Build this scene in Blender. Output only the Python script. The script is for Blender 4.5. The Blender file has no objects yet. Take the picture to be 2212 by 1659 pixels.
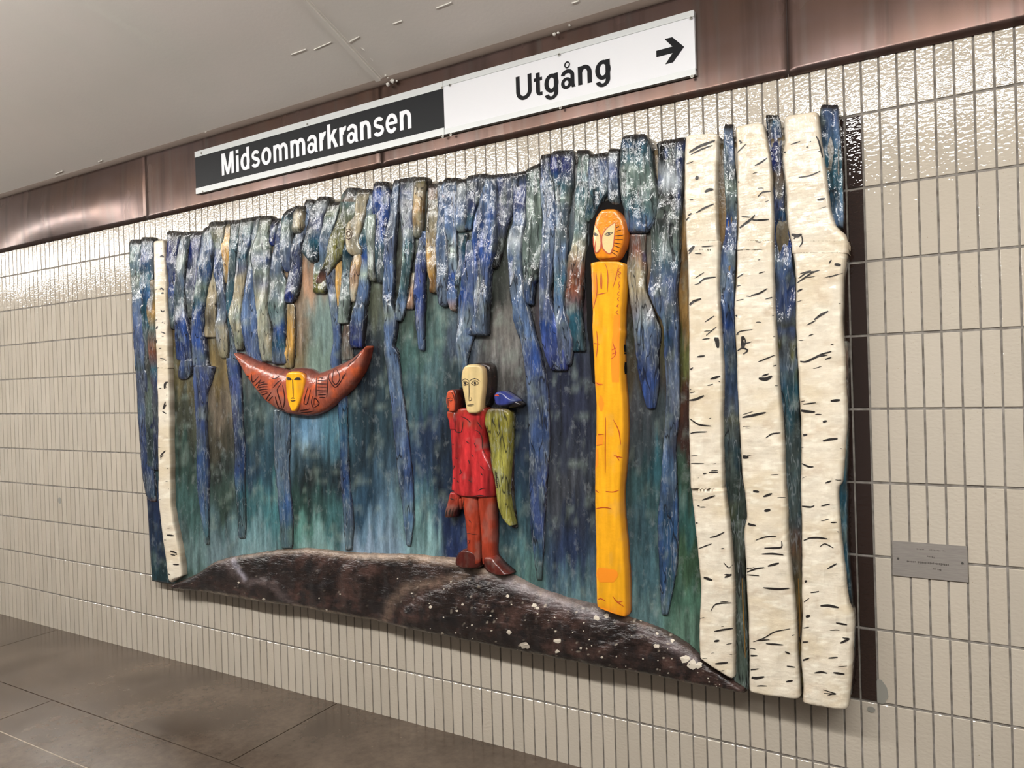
import bpy, bmesh, math, random
import numpy as np
from mathutils import Vector, Matrix
from mathutils.bvhtree import BVHTree

random.seed(7); RNG = np.random.default_rng(11)
SC = bpy.context.scene
COL = SC.collection

# ------------------------------------------------------------------ camera
CAM = (4.764745, -2.779875, 1.623566)
F_PX = 1600.0
R_ = np.array([[0.8603650296, 0.0300352321, 0.5087925910],
               [-0.0236196407, 0.9995392224, -0.0190645066],
               [-0.5091307577, 0.0043849366, 0.8606780141]])     # rows: right, down, forward in (x, down, into wall)
def w_(v): return Vector((v[0], v[2], -v[1]))
RIGHT, DOWN, FWD = w_(R_[0]), w_(R_[1]), w_(R_[2])
cam = bpy.data.cameras.new('camera'); camo = bpy.data.objects.new('camera', cam); COL.objects.link(camo)
m = Matrix.Identity(4)
for i, v in enumerate((RIGHT, -DOWN, -FWD)):
    for j in range(3): m[j][i] = v[j]
m.translation = Vector(CAM); camo.matrix_world = m
cam.sensor_width = 36; cam.lens = F_PX/2212*36; cam.clip_start = 0.05
SC.camera = camo

# ------------------------------------------------------------------ world, view
w = bpy.data.worlds.new('world'); SC.world = w; w.use_nodes = True
bg = w.node_tree.nodes['Background']; bg.inputs[0].default_value = (1.0, 0.96, 0.90, 1); bg.inputs[1].default_value = 0.17
SC.view_settings.view_transform = 'Standard'; SC.view_settings.look = 'None'
SC.view_settings.gamma = 1; SC.view_settings.use_curve_mapping = False
SC.view_settings.exposure = 0.0
TUBE_POWER = 84.0                      # emission of the platform's fluorescent fittings (built further down)

# ------------------------------------------------------------------ helpers
CP = 0.0539119                          # tile pitch across
RP = 0.25                               # tile pitch up
ROW0 = 9.965                            # floor, counted in tile rows below the first joint
def zrow(r): return (ROW0-r)*RP
def ray(px, py):
    return RIGHT*((px-1106)/F_PX) + DOWN*((py-829.5)/F_PX) + FWD
def at(px, py, d=0.0):
    """point of the plane d metres in front of the tiled wall"""
    r = ray(px, py); s = (-d-CAM[1])/r.y
    return Vector((CAM[0]+s*r.x, -d, CAM[2]+s*r.z))
RV = np.array([RIGHT, DOWN, FWD])
def at_np(px, py, d):
    r = np.stack([(px-1106)/F_PX, (py-829.5)/F_PX, np.ones_like(px)], -1) @ RV
    s = (-d-CAM[1])/r[..., 1]
    return CAM[0]+s*r[..., 0], CAM[2]+s*r[..., 2]
def lin(c):
    c = np.asarray(c, float)/255.0
    return np.where(c <= .04045, c/12.92, ((c+.055)/1.055)**2.4)
def L4(c): return (*[float(v) for v in lin(c)], 1)

_T = RNG.random((256, 256))
def vnoise(x, y):
    xi = np.floor(x).astype(int); yi = np.floor(y).astype(int); fx = x-xi; fy = y-yi
    fx = fx*fx*(3-2*fx); fy = fy*fy*(3-2*fy)
    g = lambda a, b: _T[a & 255, b & 255]
    return (g(xi, yi)*(1-fx)+g(xi+1, yi)*fx)*(1-fy)+(g(xi, yi+1)*(1-fx)+g(xi+1, yi+1)*fx)*fy
def fbm(x, y, o=3):
    s = 0; a = .5; t = 0
    for k in range(o):
        s = s+a*vnoise(x*2**k+17.3*k, y*2**k+5.1*k); t += a; a *= .55
    return s/t

ROOTLOC = {}
def put(name, verts, faces, mat, parent=None, root=None, cols=None, smooth=False, label=None, cat=None, kind=None, group=None):
    """one mesh object; verts are world positions, stored relative to the root thing's location"""
    off = Vector(ROOTLOC.get(root.name, (0, 0, 0))) if root else Vector((0, 0, 0))
    V = np.asarray(verts, float)-np.array(off)
    me = bpy.data.meshes.new(name); me.from_pydata(V.tolist(), [], faces); me.update()
    if cols is not None:
        at_ = me.color_attributes.new('Col', 'FLOAT_COLOR', 'POINT')
        c4 = np.ones((len(V), 4)); c4[:, :3] = cols
        at_.data.foreach_set('color', c4.ravel())
    if smooth: me.polygons.foreach_set('use_smooth', [True]*len(me.polygons))
    me.materials.append(mat)
    o = bpy.data.objects.new(name, me); COL.objects.link(o)
    if parent: o.parent = parent
    elif root: o.parent = root
    tag(o, label, cat, kind, group)
    return o
def tag(o, label=None, cat=None, kind=None, group=None):
    if label: o['label'] = label
    if cat: o['category'] = cat
    if kind: o['kind'] = kind
    if group: o['group'] = group
    return o
def thing(name, loc, label, cat, group=None):
    o = bpy.data.objects.new(name, None); COL.objects.link(o); o.location = loc; o.empty_display_size = .1
    ROOTLOC[o.name] = tuple(loc)
    return tag(o, label, cat, None, group)
def box_vf(x0, y0, z0, x1, y1, z1):
    v = [(x, y, z) for x in (x0, x1) for y in (y0, y1) for z in (z0, z1)]
    return v, [(0, 1, 3, 2), (4, 6, 7, 5), (0, 4, 5, 1), (2, 3, 7, 6), (0, 2, 6, 4), (1, 5, 7, 3)]
def cyl_vf(c, axis, r, h, n=12):
    axis = Vector(axis).normalized(); a = axis.orthogonal().normalized(); b = axis.cross(a); c = Vector(c)
    v = []
    for k in (0, h):
        v += [tuple(c+axis*k+(a*math.cos(t)+b*math.sin(t))*r) for t in [2*math.pi*i/n for i in range(n)]]
    f = [(i, (i+1) % n, n+(i+1) % n, n+i) for i in range(n)]+[tuple(range(n-1, -1, -1)), tuple(range(n, 2*n))]
    return v, f
def join(parts):
    V = []; F = []
    for v, f in parts:
        b = len(V); V += list(v); F += [tuple(b+i for i in q) for q in f]
    return V, F

# ------------------------------------------------------------------ materials
def mat(name, color=(.5, .5, .5), rough=.5, metal=0.0, spec=.5):
    M = bpy.data.materials.new(name); M.use_nodes = True
    b = M.node_tree.nodes['Principled BSDF']
    b.inputs['Base Color'].default_value = (*color, 1) if len(color) == 3 else color
    b.inputs['Roughness'].default_value = rough; b.inputs['Metallic'].default_value = metal
    b.inputs['Specular IOR Level'].default_value = spec
    return M
class N:
    def __init__(s, M): s.t = M.node_tree; s.b = s.t.nodes['Principled BSDF']
    def n(s, ty, **kw):
        q = s.t.nodes.new(ty)
        for k, v in kw.items():
            if k in q.inputs.keys(): q.inputs[k].default_value = v
            else: setattr(q, k, v)
        return q
    def l(s, a, b): s.t.links.new(a, b)
    def coords(s, scale=(1, 1, 1), world=True):
        c = s.n('ShaderNodeNewGeometry') if world else s.n('ShaderNodeTexCoord')
        mp = s.n('ShaderNodeMapping'); mp.inputs['Scale'].default_value = scale
        s.l(c.outputs['Position' if world else 'Object'], mp.inputs['Vector']); return mp.outputs[0]
    def noise(s, scale3, scale=1.0, detail=3, rough=.55):
        q = s.n('ShaderNodeTexNoise'); q.inputs['Scale'].default_value = scale; q.inputs['Detail'].default_value = detail; q.inputs['Roughness'].default_value = rough
        s.l(s.coords(scale3), q.inputs['Vector']); return q.outputs['Fac']
    def ramp(s, fac, stops):
        q = s.n('ShaderNodeValToRGB'); e = q.color_ramp.elements
        while len(e) < len(stops): e.new(.5)
        for i, (p, c) in enumerate(stops):
            e[i].position = p; e[i].color = (*c, 1) if hasattr(c, '__len__') else (c, c, c, 1)
        s.l(fac, q.inputs[0]); return q.outputs[0]
    def mix(s, fac, a, b, mode='MIX'):
        q = s.n('ShaderNodeMix', data_type='RGBA', blend_type=mode)
        for idx, v in ((0, fac), (6, a), (7, b)):
            if hasattr(v, 'is_output'): s.l(v, q.inputs[idx])
            else: q.inputs[idx].default_value = v if not hasattr(v, '__len__') else ((*v, 1) if len(v) == 3 else v)
        return q.outputs[2]
    def bump(s, h, strength=.5, dist=.002, prev=None):
        q = s.n('ShaderNodeBump'); q.inputs['Strength'].default_value = strength; q.inputs['Distance'].default_value = dist
        s.l(h, q.inputs['Height'])
        if prev: s.l(prev, q.inputs['Normal'])
        s.l(q.outputs[0], s.b.inputs['Normal']); return q.outputs[0]
    def base(s, c): s.l(c, s.b.inputs['Base Color'])

def glazed(name, c, spot):
    M = mat(name, c, .05, 0, .8); k = N(M)
    oi = k.n('ShaderNodeObjectInfo'); g = k.n('ShaderNodeNewGeometry')
    # each tile keeps its own slight tint, taken from a cell noise of the tile grid
    wn = k.n('ShaderNodeTexWhiteNoise', noise_dimensions='3D')
    mp = k.n('ShaderNodeMapping'); mp.inputs['Scale'].default_value = (1/CP, 0, 1/RP); mp.inputs['Location'].default_value = (0, 0, -ROW0+200)
    fl = k.n('ShaderNodeVectorMath', operation='FLOOR')
    k.l(g.outputs['Position'], mp.inputs[0]); k.l(mp.outputs[0], fl.inputs[0]); k.l(fl.outputs[0], wn.inputs[0])
    tint = k.ramp(wn.outputs[0], [(0, .90), (1, 1.0)])
    warm = k.ramp(wn.outputs[1], [(0, (1.0, .985, .95)), (1, (.985, 1.0, 1.0))])
    n1 = k.noise((220, 220, 220), 1, 2)
    sp = k.ramp(n1, [(.70, 0), (.76, 1)])
    col = k.mix(1.0, c, tint, 'MULTIPLY'); col = k.mix(.6, col, warm, 'MULTIPLY'); col = k.mix(sp, col, spot)
    k.base(col)
    b1 = k.noise((62, 62, 105), 1, 1.0, .5)
    k.bump(b1, .8, .00135)
    return M
M_tile = glazed('tile_glaze_beige', tuple(lin((187, 178, 164))), tuple(lin((150, 136, 114))))
M_dark = glazed('tile_glaze_brown', tuple(lin((44, 32, 28))), tuple(lin((60, 46, 40))))
M_grout = mat('grout', tuple(lin((128, 122, 113))), .9); k = N(M_grout)
k.base(k.ramp(k.noise((30, 30, 30), 1, 4), [(.3, tuple(lin((98, 92, 84)))), (.7, tuple(lin((142, 137, 130))))]))
M_patch = mat('filler_grey', tuple(lin((132, 130, 122))), .9)

M_floor = mat('floor_stone', (.1, .1, .1), .22); k = N(M_floor)
a_ = k.ramp(k.noise((2.2, 2.2, 2.2), 1, 4), [(.3, tuple(lin((62, 52, 44)))), (.7, tuple(lin((92, 80, 69))))])
b_ = k.ramp(k.noise((26, 26, 26), 1, 5, .7), [(.3, .78), (.7, 1.15)])
c_ = k.mix(1, a_, b_, 'MULTIPLY')
sp = k.ramp(k.noise((62, 62, 62), 1, 1, .5), [(.76, 0), (.84, .7)])
k.base(k.mix(sp, c_, tuple(lin((128, 114, 98)))))
k.l(k.ramp(k.noise((3, 3, 3), 1, 4), [(.3, .11), (.75, .27)]), k.b.inputs['Roughness'])
k.bump(k.noise((60, 60, 60), 1, 3), .10, .002)
M_joint = mat('floor_joint', tuple(lin((52, 44, 37))), .8)
M_jointl = mat('floor_joint_light', tuple(lin((150, 138, 122))), .7)

M_ceil = mat('ceiling_paint', tuple(lin((196, 189, 178))), .65); k = N(M_ceil)
k.base(k.ramp(k.noise((1.6, 1.6, 1.6), 1, 3), [(.3, tuple(lin((224, 220, 212)))), (.7, tuple(lin((230, 222, 215))))]))
p = k.bump(k.noise((60, 60, 60), 1, 4), .25, .003)
M_flake = mat('bare_plaster', tuple(lin((226, 222, 214))), .8)
M_ceiledge = mat('ceiling_edge', tuple(lin((112, 98, 88))), .8)

def copper(name, hue):
    M = mat(name, tuple(lin(hue)), .34, .72); k = N(M)
    big = k.ramp(k.noise((1.5, 1, 4), 1, 3), [(.3, tuple(lin((90, 68, 56)))), (.5, tuple(lin((88, 69, 62)))), (.80, tuple(lin((100, 85, 83))))])
    drip = k.ramp(k.noise((16, 1, .9), 1, 4, .6), [(.30, .60), (.5, 1.0), (.75, 1.12)])
    col = k.mix(1, big, drip, 'MULTIPLY')
    gr = k.ramp(k.noise((24, 1, 1.4), 1, 2), [(.52, 0), (.86, .40)])
    col = k.mix(gr, col, tuple(lin((92, 100, 96))))
    k.base(col)
    k.l(k.ramp(k.noise((6, 1, 2.5), 1, 2), [(.2, .19), (.8, .31)]), k.b.inputs['Roughness'])
    k.bump(k.noise((5, 1, 3), 1, 1), .06, .01)
    return M
M_copper = copper('copper_sheet', (150, 112, 98))
M_seam = mat('seam_dark', tuple(lin((48, 34, 30))), .7)

M_alu = mat('aluminium', tuple(lin((196, 199, 198))), .42, .25)
M_signblack = mat('sign_black', tuple(lin((20, 22, 25))), .45, 0, .2)
M_signwhite = mat('sign_white', tuple(lin((222, 223, 226))), .35)
M_letterw = mat('letter_white', tuple(lin((238, 240, 244))), .4)
M_letterk = mat('letter_black', tuple(lin((14, 14, 18))), .5, 0, .15)
M_screw = mat('screw_zinc', tuple(lin((150, 148, 140))), .35, .6)
M_screwd = mat('screw_slot', tuple(lin((60, 58, 54))), .6)
M_plaque = mat('brushed_steel', tuple(lin((168, 162, 155))), .42, .55); k = N(M_plaque)
k.base(k.ramp(k.noise((20, 20, 400), 1, 2), [(.3, tuple(lin((158, 152, 146)))), (.7, tuple(lin((176, 170, 163))))]))
M_engrave = mat('engraving', tuple(lin((112, 106, 100))), .6)
M_engraved = mat('engraving_dark', tuple(lin((84, 79, 74))), .6)

def paint(name, streak=(55, 55, 7), rough=.15, lo=.62, hi=1.30, pale=.22, bstr=.5, fine=True, palec=(.42, .46, .46), veins=0.0):
    M = mat(name, (.2, .2, .2), rough); k = N(M)
    a = k.n('ShaderNodeAttribute', attribute_name='Col').outputs['Color']
    s1 = k.ramp(k.noise(streak, 1, 4, .65), [(.28, lo), (.72, hi)])
    col = k.mix(1, a, s1, 'MULTIPLY')
    p1 = k.ramp(k.noise((streak[0]*.55, streak[1]*.55, streak[2]*2.6), 1, 4, .7), [(.56, 0), (.74, pale)])
    col = k.mix(p1, col, palec)
    if fine:
        f1 = k.ramp(k.noise((170, 170, 60), 1, 3, .6), [(.3, .82), (.7, 1.14)])
        col = k.mix(1, col, f1, 'MULTIPLY')
    if veins > 0:
        vn = k.noise((26, 26, 4.2), 1, 3, .6)
        v1 = k.ramp(vn, [(.470, 0), (.484, veins), (.490, veins), (.504, 0)])
        col = k.mix(v1, col, tuple(lin((176, 184, 188))))
        vd = k.noise((21, 21, 2.8), 1, 2, .5)
        v2 = k.ramp(vd, [(.532, 0), (.543, .85), (.549, .85), (.560, 0)])
        col = k.mix(v2, col, tuple(lin((24, 24, 28))))
    k.base(col)
    q = k.bump(k.noise((streak[0]*.8, streak[1]*.8, streak[2]*2.0), 1, 4, .6), bstr, .010)
    if veins > 0:
        q = k.bump(v1, .5, .003, q); q = k.bump(v2, -.6, .004, q)
        q = k.bump(k.noise((60, 60, 34), 1, 3, .6), .25, .005, q)
    k.bump(k.noise((190, 190, 120), 1, 2), .3, .0020, q)
    return M
M_paint = paint('varnished_paint', rough=.10, lo=.50, hi=1.40, pale=.24, veins=.24)
M_panel = paint('panel_paint', (48, 48, 6), .26, .66, 1.30, .20, .28)
M_birch = paint('birch_bark_paint', (16, 16, 30), .10, .95, 1.03, .25, .22, fine=False, palec=tuple(lin((226, 214, 190))))
M_rock = paint('rock_paint', (22, 22, 26), .24, .45, 1.6, .10, .8, palec=tuple(lin((120, 100, 90))))
M_fig = paint('figure_paint', (60, 60, 16), .15, .70, 1.16, .10, .25, fine=False, palec=tuple(lin((150, 90, 70))))
M_face = paint('face_paint', (30, 30, 30), .16, .95, 1.03, .0, .10, fine=False)
M_ink = mat('carved_line_dark', tuple(lin((34, 24, 20))), .4)
M_inkred = mat('carved_line_red', tuple(lin((176, 62, 26))), .4)
M_inkbrown = mat('carved_line_brown', tuple(lin((48, 16, 12))), .5, 0, .2)
M_black = mat('niche_black', tuple(lin((12, 10, 10))), .8, 0, .15)
M_orange = mat('patch_orange', tuple(lin((238, 142, 36))), .25)
M_ochre = mat('ochre_paint', tuple(lin((138, 102, 42))), .4)
M_bark = mat('bark_mark_black', tuple(lin((38, 34, 32))), .4)
M_lichen = mat('lichen_white', tuple(lin((196, 186, 170))), .6)
M_wood = mat('raw_wood_edge', tuple(lin((44, 34, 28))), .6)

# ------------------------------------------------------------------ floor, ceiling
FX0, FX1, FY1 = -7.2, 9.6, -6.0
fl = put('floor', *box_vf(FX0, FY1, -.12, FX1, .02, -.012), M_joint, label='dark brown stone platform floor', kind='structure')
ys = [0.0, -.666, -.985, -1.651, -1.97, -2.636, -2.955, -3.621, -3.94, -4.606, -6.0]
for r in range(len(ys)-1):
    y1, y0 = ys[r], ys[r+1]; n = 2.60
    xo = 2.025 if r % 2 == 0 else .62
    x = xo - n*math.ceil((xo-FX0)/n)
    while x < FX1:
        xa, xb = max(x, FX0), min(x+n, FX1)
        if xb-xa > .05:
            v, f = box_vf(xa+.003, y0+.002, -.03, xb-.003, y1-.003 if r else y1+.01, 0)
            put('slab', v, f, M_floor, parent=fl)
        x += n
v, f = box_vf(FX0, -.988, -.02, FX1, -.983, .0004); put('joint_strip', v, f, M_jointl, parent=fl, label='pale joint line between floor slabs')

CZ, CS = 3.082, .385
def cz(y): return CZ - CS*y
V = []
for x in (FX0, FX1):
    for (y, t) in ((.03, 0), (-1.6, 0), (-1.6, .2), (.03, .2)): V.append((x, y, cz(y)+t))
ce = put('ceiling', V, [(0, 1, 5, 4), (1, 2, 6, 5), (2, 3, 7, 6), (3, 0, 4, 7), (0, 3, 2, 1), (4, 5, 6, 7)], M_ceil, label='sloping grey painted ceiling rising away from the wall', kind='structure')
put('ceiling', *box_vf(FX0, -6.0, cz(-1.6), FX1, -1.6, cz(-1.6)+.2), M_ceil, label='flat grey ceiling over the platform', kind='structure')
def cbead(x0, x1, y0, y1, h):
    V = [(x, y, cz(y)-t) for x in (x0, x1) for y in (y0, y1) for t in (-.01, h)]
    return V, [(0, 1, 3, 2), (4, 6, 7, 5), (0, 4, 5, 1), (2, 3, 7, 6), (0, 2, 6, 4), (1, 5, 7, 3)]
v, f = join([cbead(2.425, 2.452, -.02, -1.59, .012), cbead(2.452, 2.462, -.02, -1.59, .004)])
put('joint_bead', v, f, M_ceil, parent=ce, label='filled joint line running across the ceiling')
def at_ceil(px, py):
    r = ray(px, py); s = (CZ - CS*CAM[1] - CAM[2])/(r.z + CS*r.y)
    return Vector((CAM[0]+s*r.x, CAM[1]+s*r.y, CAM[2]+s*r.z))
for pts, wd in [([(629, 117), (660, 106)], 2.6), ([(745, 97), (760, 87), (776, 78)], 1.4), ([(678, 106), (715, 90)], .8), ([(848, 51), (868, 44)], 2.0), ([(942, 17), (975, 4)], 2.2),
                ([(770, 157), (773, 160)], 2.4), ([(1235, 6), (1250, 1)], 2.0), ([(700, 12), (703, 15)], 2), ([(780, 103), (788, 108)], 2), ([(800, 126), (806, 131)], 2),
                ([(118, 376), (135, 369)], 1.5), ([(160, 374), (166, 371)], 2.6), ([(212, 349), (220, 346)], 2), ([(436, 288), (446, 284)], 2)]:
    P = []
    for (a, b) in pts: P.append((at_ceil(a, b-wd), at_ceil(a, b+wd)))
    V = []; F = []
    for i, (p, q) in enumerate(P):
        t = (.3 if i in (0, len(P)-1) else 1); c = (p+q)/2
        V += [tuple(c+(p-c)*t-Vector((0, 0, .004))), tuple(c+(q-c)*t-Vector((0, 0, .004))), tuple(c+(p-c)*t+Vector((0, 0, .004))), tuple(c+(q-c)*t+Vector((0, 0, .004)))]
    for i in range(len(P)-1):
        b = 4*i; F += [(b, b+1, b+5, b+4), (b+2, b+6, b+7, b+3), (b, b+4, b+6, b+2), (b+1, b+3, b+7, b+5)]
    F += [(0, 2, 3, 1), (4*len(P)-4, 4*len(P)-3, 4*len(P)-1, 4*len(P)-2)]
    put('paint_flake', V, F, M_flake, parent=ce)

# ------------------------------------------------------------------ tiled wall
WC0, WC1 = -110, 150
v, f = box_vf(WC0*CP, .003, -.1, WC1*CP, .25, 3.3)
wall = put('wall_back', v, f, M_grout, label='wall of narrow upright beige glazed tiles', kind='structure')
GX, GZ = .0062, .0085
def tile_vf(x0, z0, x1, z1):
    b = .0013; y0 = -.0004; yb = .006
    o = [(x0, z0), (x1, z0), (x1, z1), (x0, z1)]; i = [(x0+b, z0+b), (x1-b, z0+b), (x1-b, z1-b), (x0+b, z1-b)]
    V = [(x, yb, z) for x, z in o]+[(x, y0+b*.8, z) for x, z in o]+[(x, y0, z) for x, z in i]
    F = [(8, 9, 10, 11)]
    for k_ in range(4):
        j = (k_+1) % 4; F += [(k_, j, 4+j, 4+k_), (4+k_, 4+j, 8+j, 8+k_)]
    return V, F
REL = [(283, 530), (480, 480), (640, 455), (900, 385), (1180, 340), (1340, 285), (1480, 290), (1815, 235), (1822, 480), (1838, 1535), (1600, 1500), (1040, 1395), (640, 1314), (326, 1262)]
def inpoly(x, y, P):
    c = False; n = len(P)
    for i in range(n):
        x1, y1 = P[i]; x2, y2 = P[(i+1) % n]
        if (y1 > y) != (y2 > y) and x < (x2-x1)*(y-y1)/(y2-y1)+x1: c = not c
    return c
def proj(p):
    d = Vector(p)-Vector(CAM); z = d.dot(FWD)
    return 1106+F_PX*d.dot(RIGHT)/z, 829.5+F_PX*d.dot(DOWN)/z, z
tiles = []
for c in range(WC0, WC1):
    for r in range(-1, 10):
        ra = -.80 if r == -1 else r; rb = min(r+1, ROW0+.1)
        x0, x1 = c*CP+GX/2, (c+1)*CP-GX/2; z1, z0 = zrow(ra)-GZ/2, zrow(rb)+(GZ/2 if r < 9 else 0)
        q = [proj((x, 0, z)) for x, z in ((x0, z0), (x1, z0), (x1, z1), (x0, z1))]
        vis = all(t[2] > .1 for t in q) and any(0 < t[0] < 2212 and 0 < t[1] < 1659 for t in q) and not all(inpoly(t[0], t[1], REL) for t in q)
        A = abs(sum(q[i][0]*q[(i+1) % 4][1]-q[(i+1) % 4][0]*q[i][1] for i in range(4))/2) if vis else 0
        dark = c in (82, 83) and 0 <= r <= 7
        if dark and not vis: dark = True
        tiles.append((A + (1e5 if dark and vis else 0), c, r, x0, z0, x1, z1, dark))
tiles.sort(key=lambda t: -t[0])
rest = []; cache = {}
for i, (A, c, r, x0, z0, x1, z1, dark) in enumerate(tiles):
    if i < 300 and A > 0:
        key = (round(x1-x0, 5), round(z1-z0, 5), dark)
        if key not in cache:
            me = bpy.data.meshes.new('tile'); vv, ff = tile_vf(0, 0, x1-x0, z1-z0); me.from_pydata(vv, [], ff); me.materials.append(M_dark if dark else M_tile); cache[key] = me
        o = bpy.data.objects.new('tile', cache[key]); COL.objects.link(o); o.parent = wall
        rr = random.Random(c*100+r)
        o.location = (x0, rr.uniform(-.0006, .0006), z0); o.rotation_euler = (rr.gauss(0, .004), 0, rr.gauss(0, .008))
        if dark: o['label'] = 'dark brown glazed tile beside the relief'
    else:
        rest.append(tile_vf(x0, z0, x1, z1))
v, f = join(rest); put('tile_field', v, f, M_tile, parent=wall, kind='stuff', label='farther and covered beige tiles of the same wall')
# grey filler patch beside the lowest dark tile
def disc(cx, cz_, rx, rz, y0, y1, n=20, seed=1, xmin=-99):
    rr = random.Random(seed); pts = []
    for i in range(n):
        a = 2*math.pi*i/n; q = 1+rr.uniform(-.07, .07); pts.append((max(xmin, cx+rx*q*math.cos(a)), cz_+rz*q*math.sin(a)))
    V = [(x, y0, z) for x, z in pts]+[(x, y1, z) for x, z in pts]
    return V, [tuple(range(n)), tuple(range(2*n-1, n-1, -1))]+[(i, n+i, n+(i+1) % n, (i+1) % n) for i in range(n)]
p = at(1900, 1494); v, f = disc(p.x, p.z, .026, .040, -.0022, .004, 28, 4, 84*CP-.0034); put('filler_patch', v, f, M_patch, parent=wall, label='grey filler patch at the foot of the dark tiles')
p = at(1882, 1532); v, f = disc(p.x, p.z, .012, .010, -.0022, .004, seed=6); put('filler_patch', v, f, M_patch, parent=wall)
p = at(129, 1081); v, f = disc(p.x, p.z, .020, .022, -.0015, .004, seed=9); put('filler_patch', v, f, M_patch, parent=wall, label='grey chip in the tiles left of the relief')

# ------------------------------------------------------------------ copper fascia under the ceiling
ZB, ZT = zrow(-.715), zrow(-2.30)
fa = put('trim_1', *box_vf(WC0*CP, -.004, ZB+.01, WC1*CP, .02, ZT+.05), M_seam, label='copper sheet fascia between tiles and ceiling', kind='structure')
seams = [-5.9, -3.6, -1.25, 10.55*CP, 45.0*CP, 79.7*CP, 113*CP, 148*CP]
for i in range(len(seams)-1):
    x0, x1 = seams[i]+.0015, seams[i+1]-.0015; nx, nz = 60, 14
    bow = (.004, .004, .022, .0035, .003, .006, .004)[i]
    X, Z = np.meshgrid(np.linspace(x0, x1, nx), np.linspace(ZB, ZT, nz), indexing='ij')
    u = (X-x0)/(x1-x0); t = (Z-ZB)/(ZT-ZB)
    d = .006+bow*np.sin(np.pi*u)**.8*np.sin(np.pi*np.clip(t, 0, 1))**1.0*(.7+.6*fbm(X*1.4+3*i, Z*2.5, 2)) + .004*(fbm(X*3+9, Z*4, 2)-.5)*np.sin(np.pi*u)*np.sin(np.pi*t)
    d = d+.006*np.exp(-t*18)*0
    V = np.stack([X, -d, Z], -1).reshape(-1, 3); idx = np.arange(nx*nz).reshape(nx, nz)
    F = [(idx[a, b], idx[a+1, b], idx[a+1, b+1], idx[a, b+1]) for a in range(nx-1) for b in range(nz-1)]
    base = len(V); edge = [idx[a, 0] for a in range(nx)]
    V = np.vstack([V, [(V[e][0], .004, V[e][2]) for e in edge]]); F += [(edge[a], base+a, base+a+1, edge[a+1]) for a in range(nx-1)]
    for side in (0, nx-1):
        ed = [idx[side, b] for b in range(nz)]; bb = len(V); V = np.vstack([V, [(V[e][0], .004, V[e][2]) for e in ed]])
        F += [(ed[b], ed[b+1], bb+b+1, bb+b) if side == 0 else (ed[b], bb+b, bb+b+1, ed[b+1]) for b in range(nz-1)]
    put('copper_panel', V.tolist(), [tuple(int(q) for q in fc) for fc in F], M_copper, parent=fa, smooth=True,
        label=None if i != 2 else 'bowed copper panel with bright curved reflection')
# grey sealed edge where the ceiling meets the copper
nx = 200; xs = np.linspace(WC0*CP, WC1*CP, nx); V = []; F = []
for i, x in enumerate(xs):
    j = .010+.008*float(fbm(np.array(x*6.0), np.array(.3)))
    V += [(x, -.012-.4*j, ZT+.030), (x, -.014-.6*j, ZT-.002+j*.6-.012), (x, .004, ZT-.006)]
for i in range(nx-1):
    b = 3*i; F += [(b, b+1, b+4, b+3), (b+1, b+2, b+5, b+4)]
put('trim_2', V, F, M_ceiledge, label='rough grey brown sealed edge between ceiling and copper', kind='structure', smooth=True)
# crumbled plaster where the ceiling joint meets the copper
for (px, py, r) in [(838, 182, .011), (848, 175, .012), (857, 175, .006), (833, 163, .006), (838, 168, .004), (1198, 74, .009), (1206, 71, .006), (1230, 55, .005)]:
    p = at(px, py, .03); bm = bmesh.new(); bmesh.ops.create_icosphere(bm, subdivisions=1, radius=r)
    rr = random.Random(px)
    V = [tuple(p+Vector((q.co.x*rr.uniform(.7, 1.3), q.co.y*rr.uniform(.8, 1.3), q.co.z*rr.uniform(.7, 1.2)))) for q in bm.verts]; F = [tuple(x.index for x in fc.verts) for fc in bm.faces]; bm.free()
    put('plaster_crumb', V, F, M_flake, parent=ce)

# ------------------------------------------------------------------ lamps: row of fluorescent fittings over the platform
M_tube = bpy.data.materials.new('lit_diffuser'); M_tube.use_nodes = True
nt = M_tube.node_tree; nt.nodes.clear(); em = nt.nodes.new('ShaderNodeEmission'); ou = nt.nodes.new('ShaderNodeOutputMaterial')
em.inputs[0].default_value = (1.0, .97, .935, 1); em.inputs[1].default_value = TUBE_POWER; nt.links.new(em.outputs[0], ou.inputs[0])
M_house = mat('lamp_housing', tuple(lin((225, 225, 220))), .5)
LY, LZ = -2.35, 3.25
for i in range(9):
    cx = 4.62+1.72*(i-6)
    t = thing('fluorescent_fitting', (cx, LY, LZ+.1), 'long fluorescent fitting hung over the platform, out of view', 'lamp', 'platform lamps above the viewer')
    put('housing', *box_vf(cx-.78, LY-.078, LZ+.036, cx+.78, LY+.078, LZ+.085), M_house, root=t)
    put('diffuser', *box_vf(cx-.755, LY-.07, LZ, cx+.755, LY+.07, LZ+.036), M_tube, root=t)
    for s in (-1, 1):
        put('end_cap', *box_vf(cx+s*.77-.013, LY-.078, LZ-.004, cx+s*.77+.013, LY+.078, LZ+.036), M_house, root=t)
        v, f = cyl_vf((cx+s*.5, LY, LZ+.085), (0, 0, 1), .008, cz(-1.6)-LZ-.086, 8); put('rod', v, f, M_house, root=t)

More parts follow.
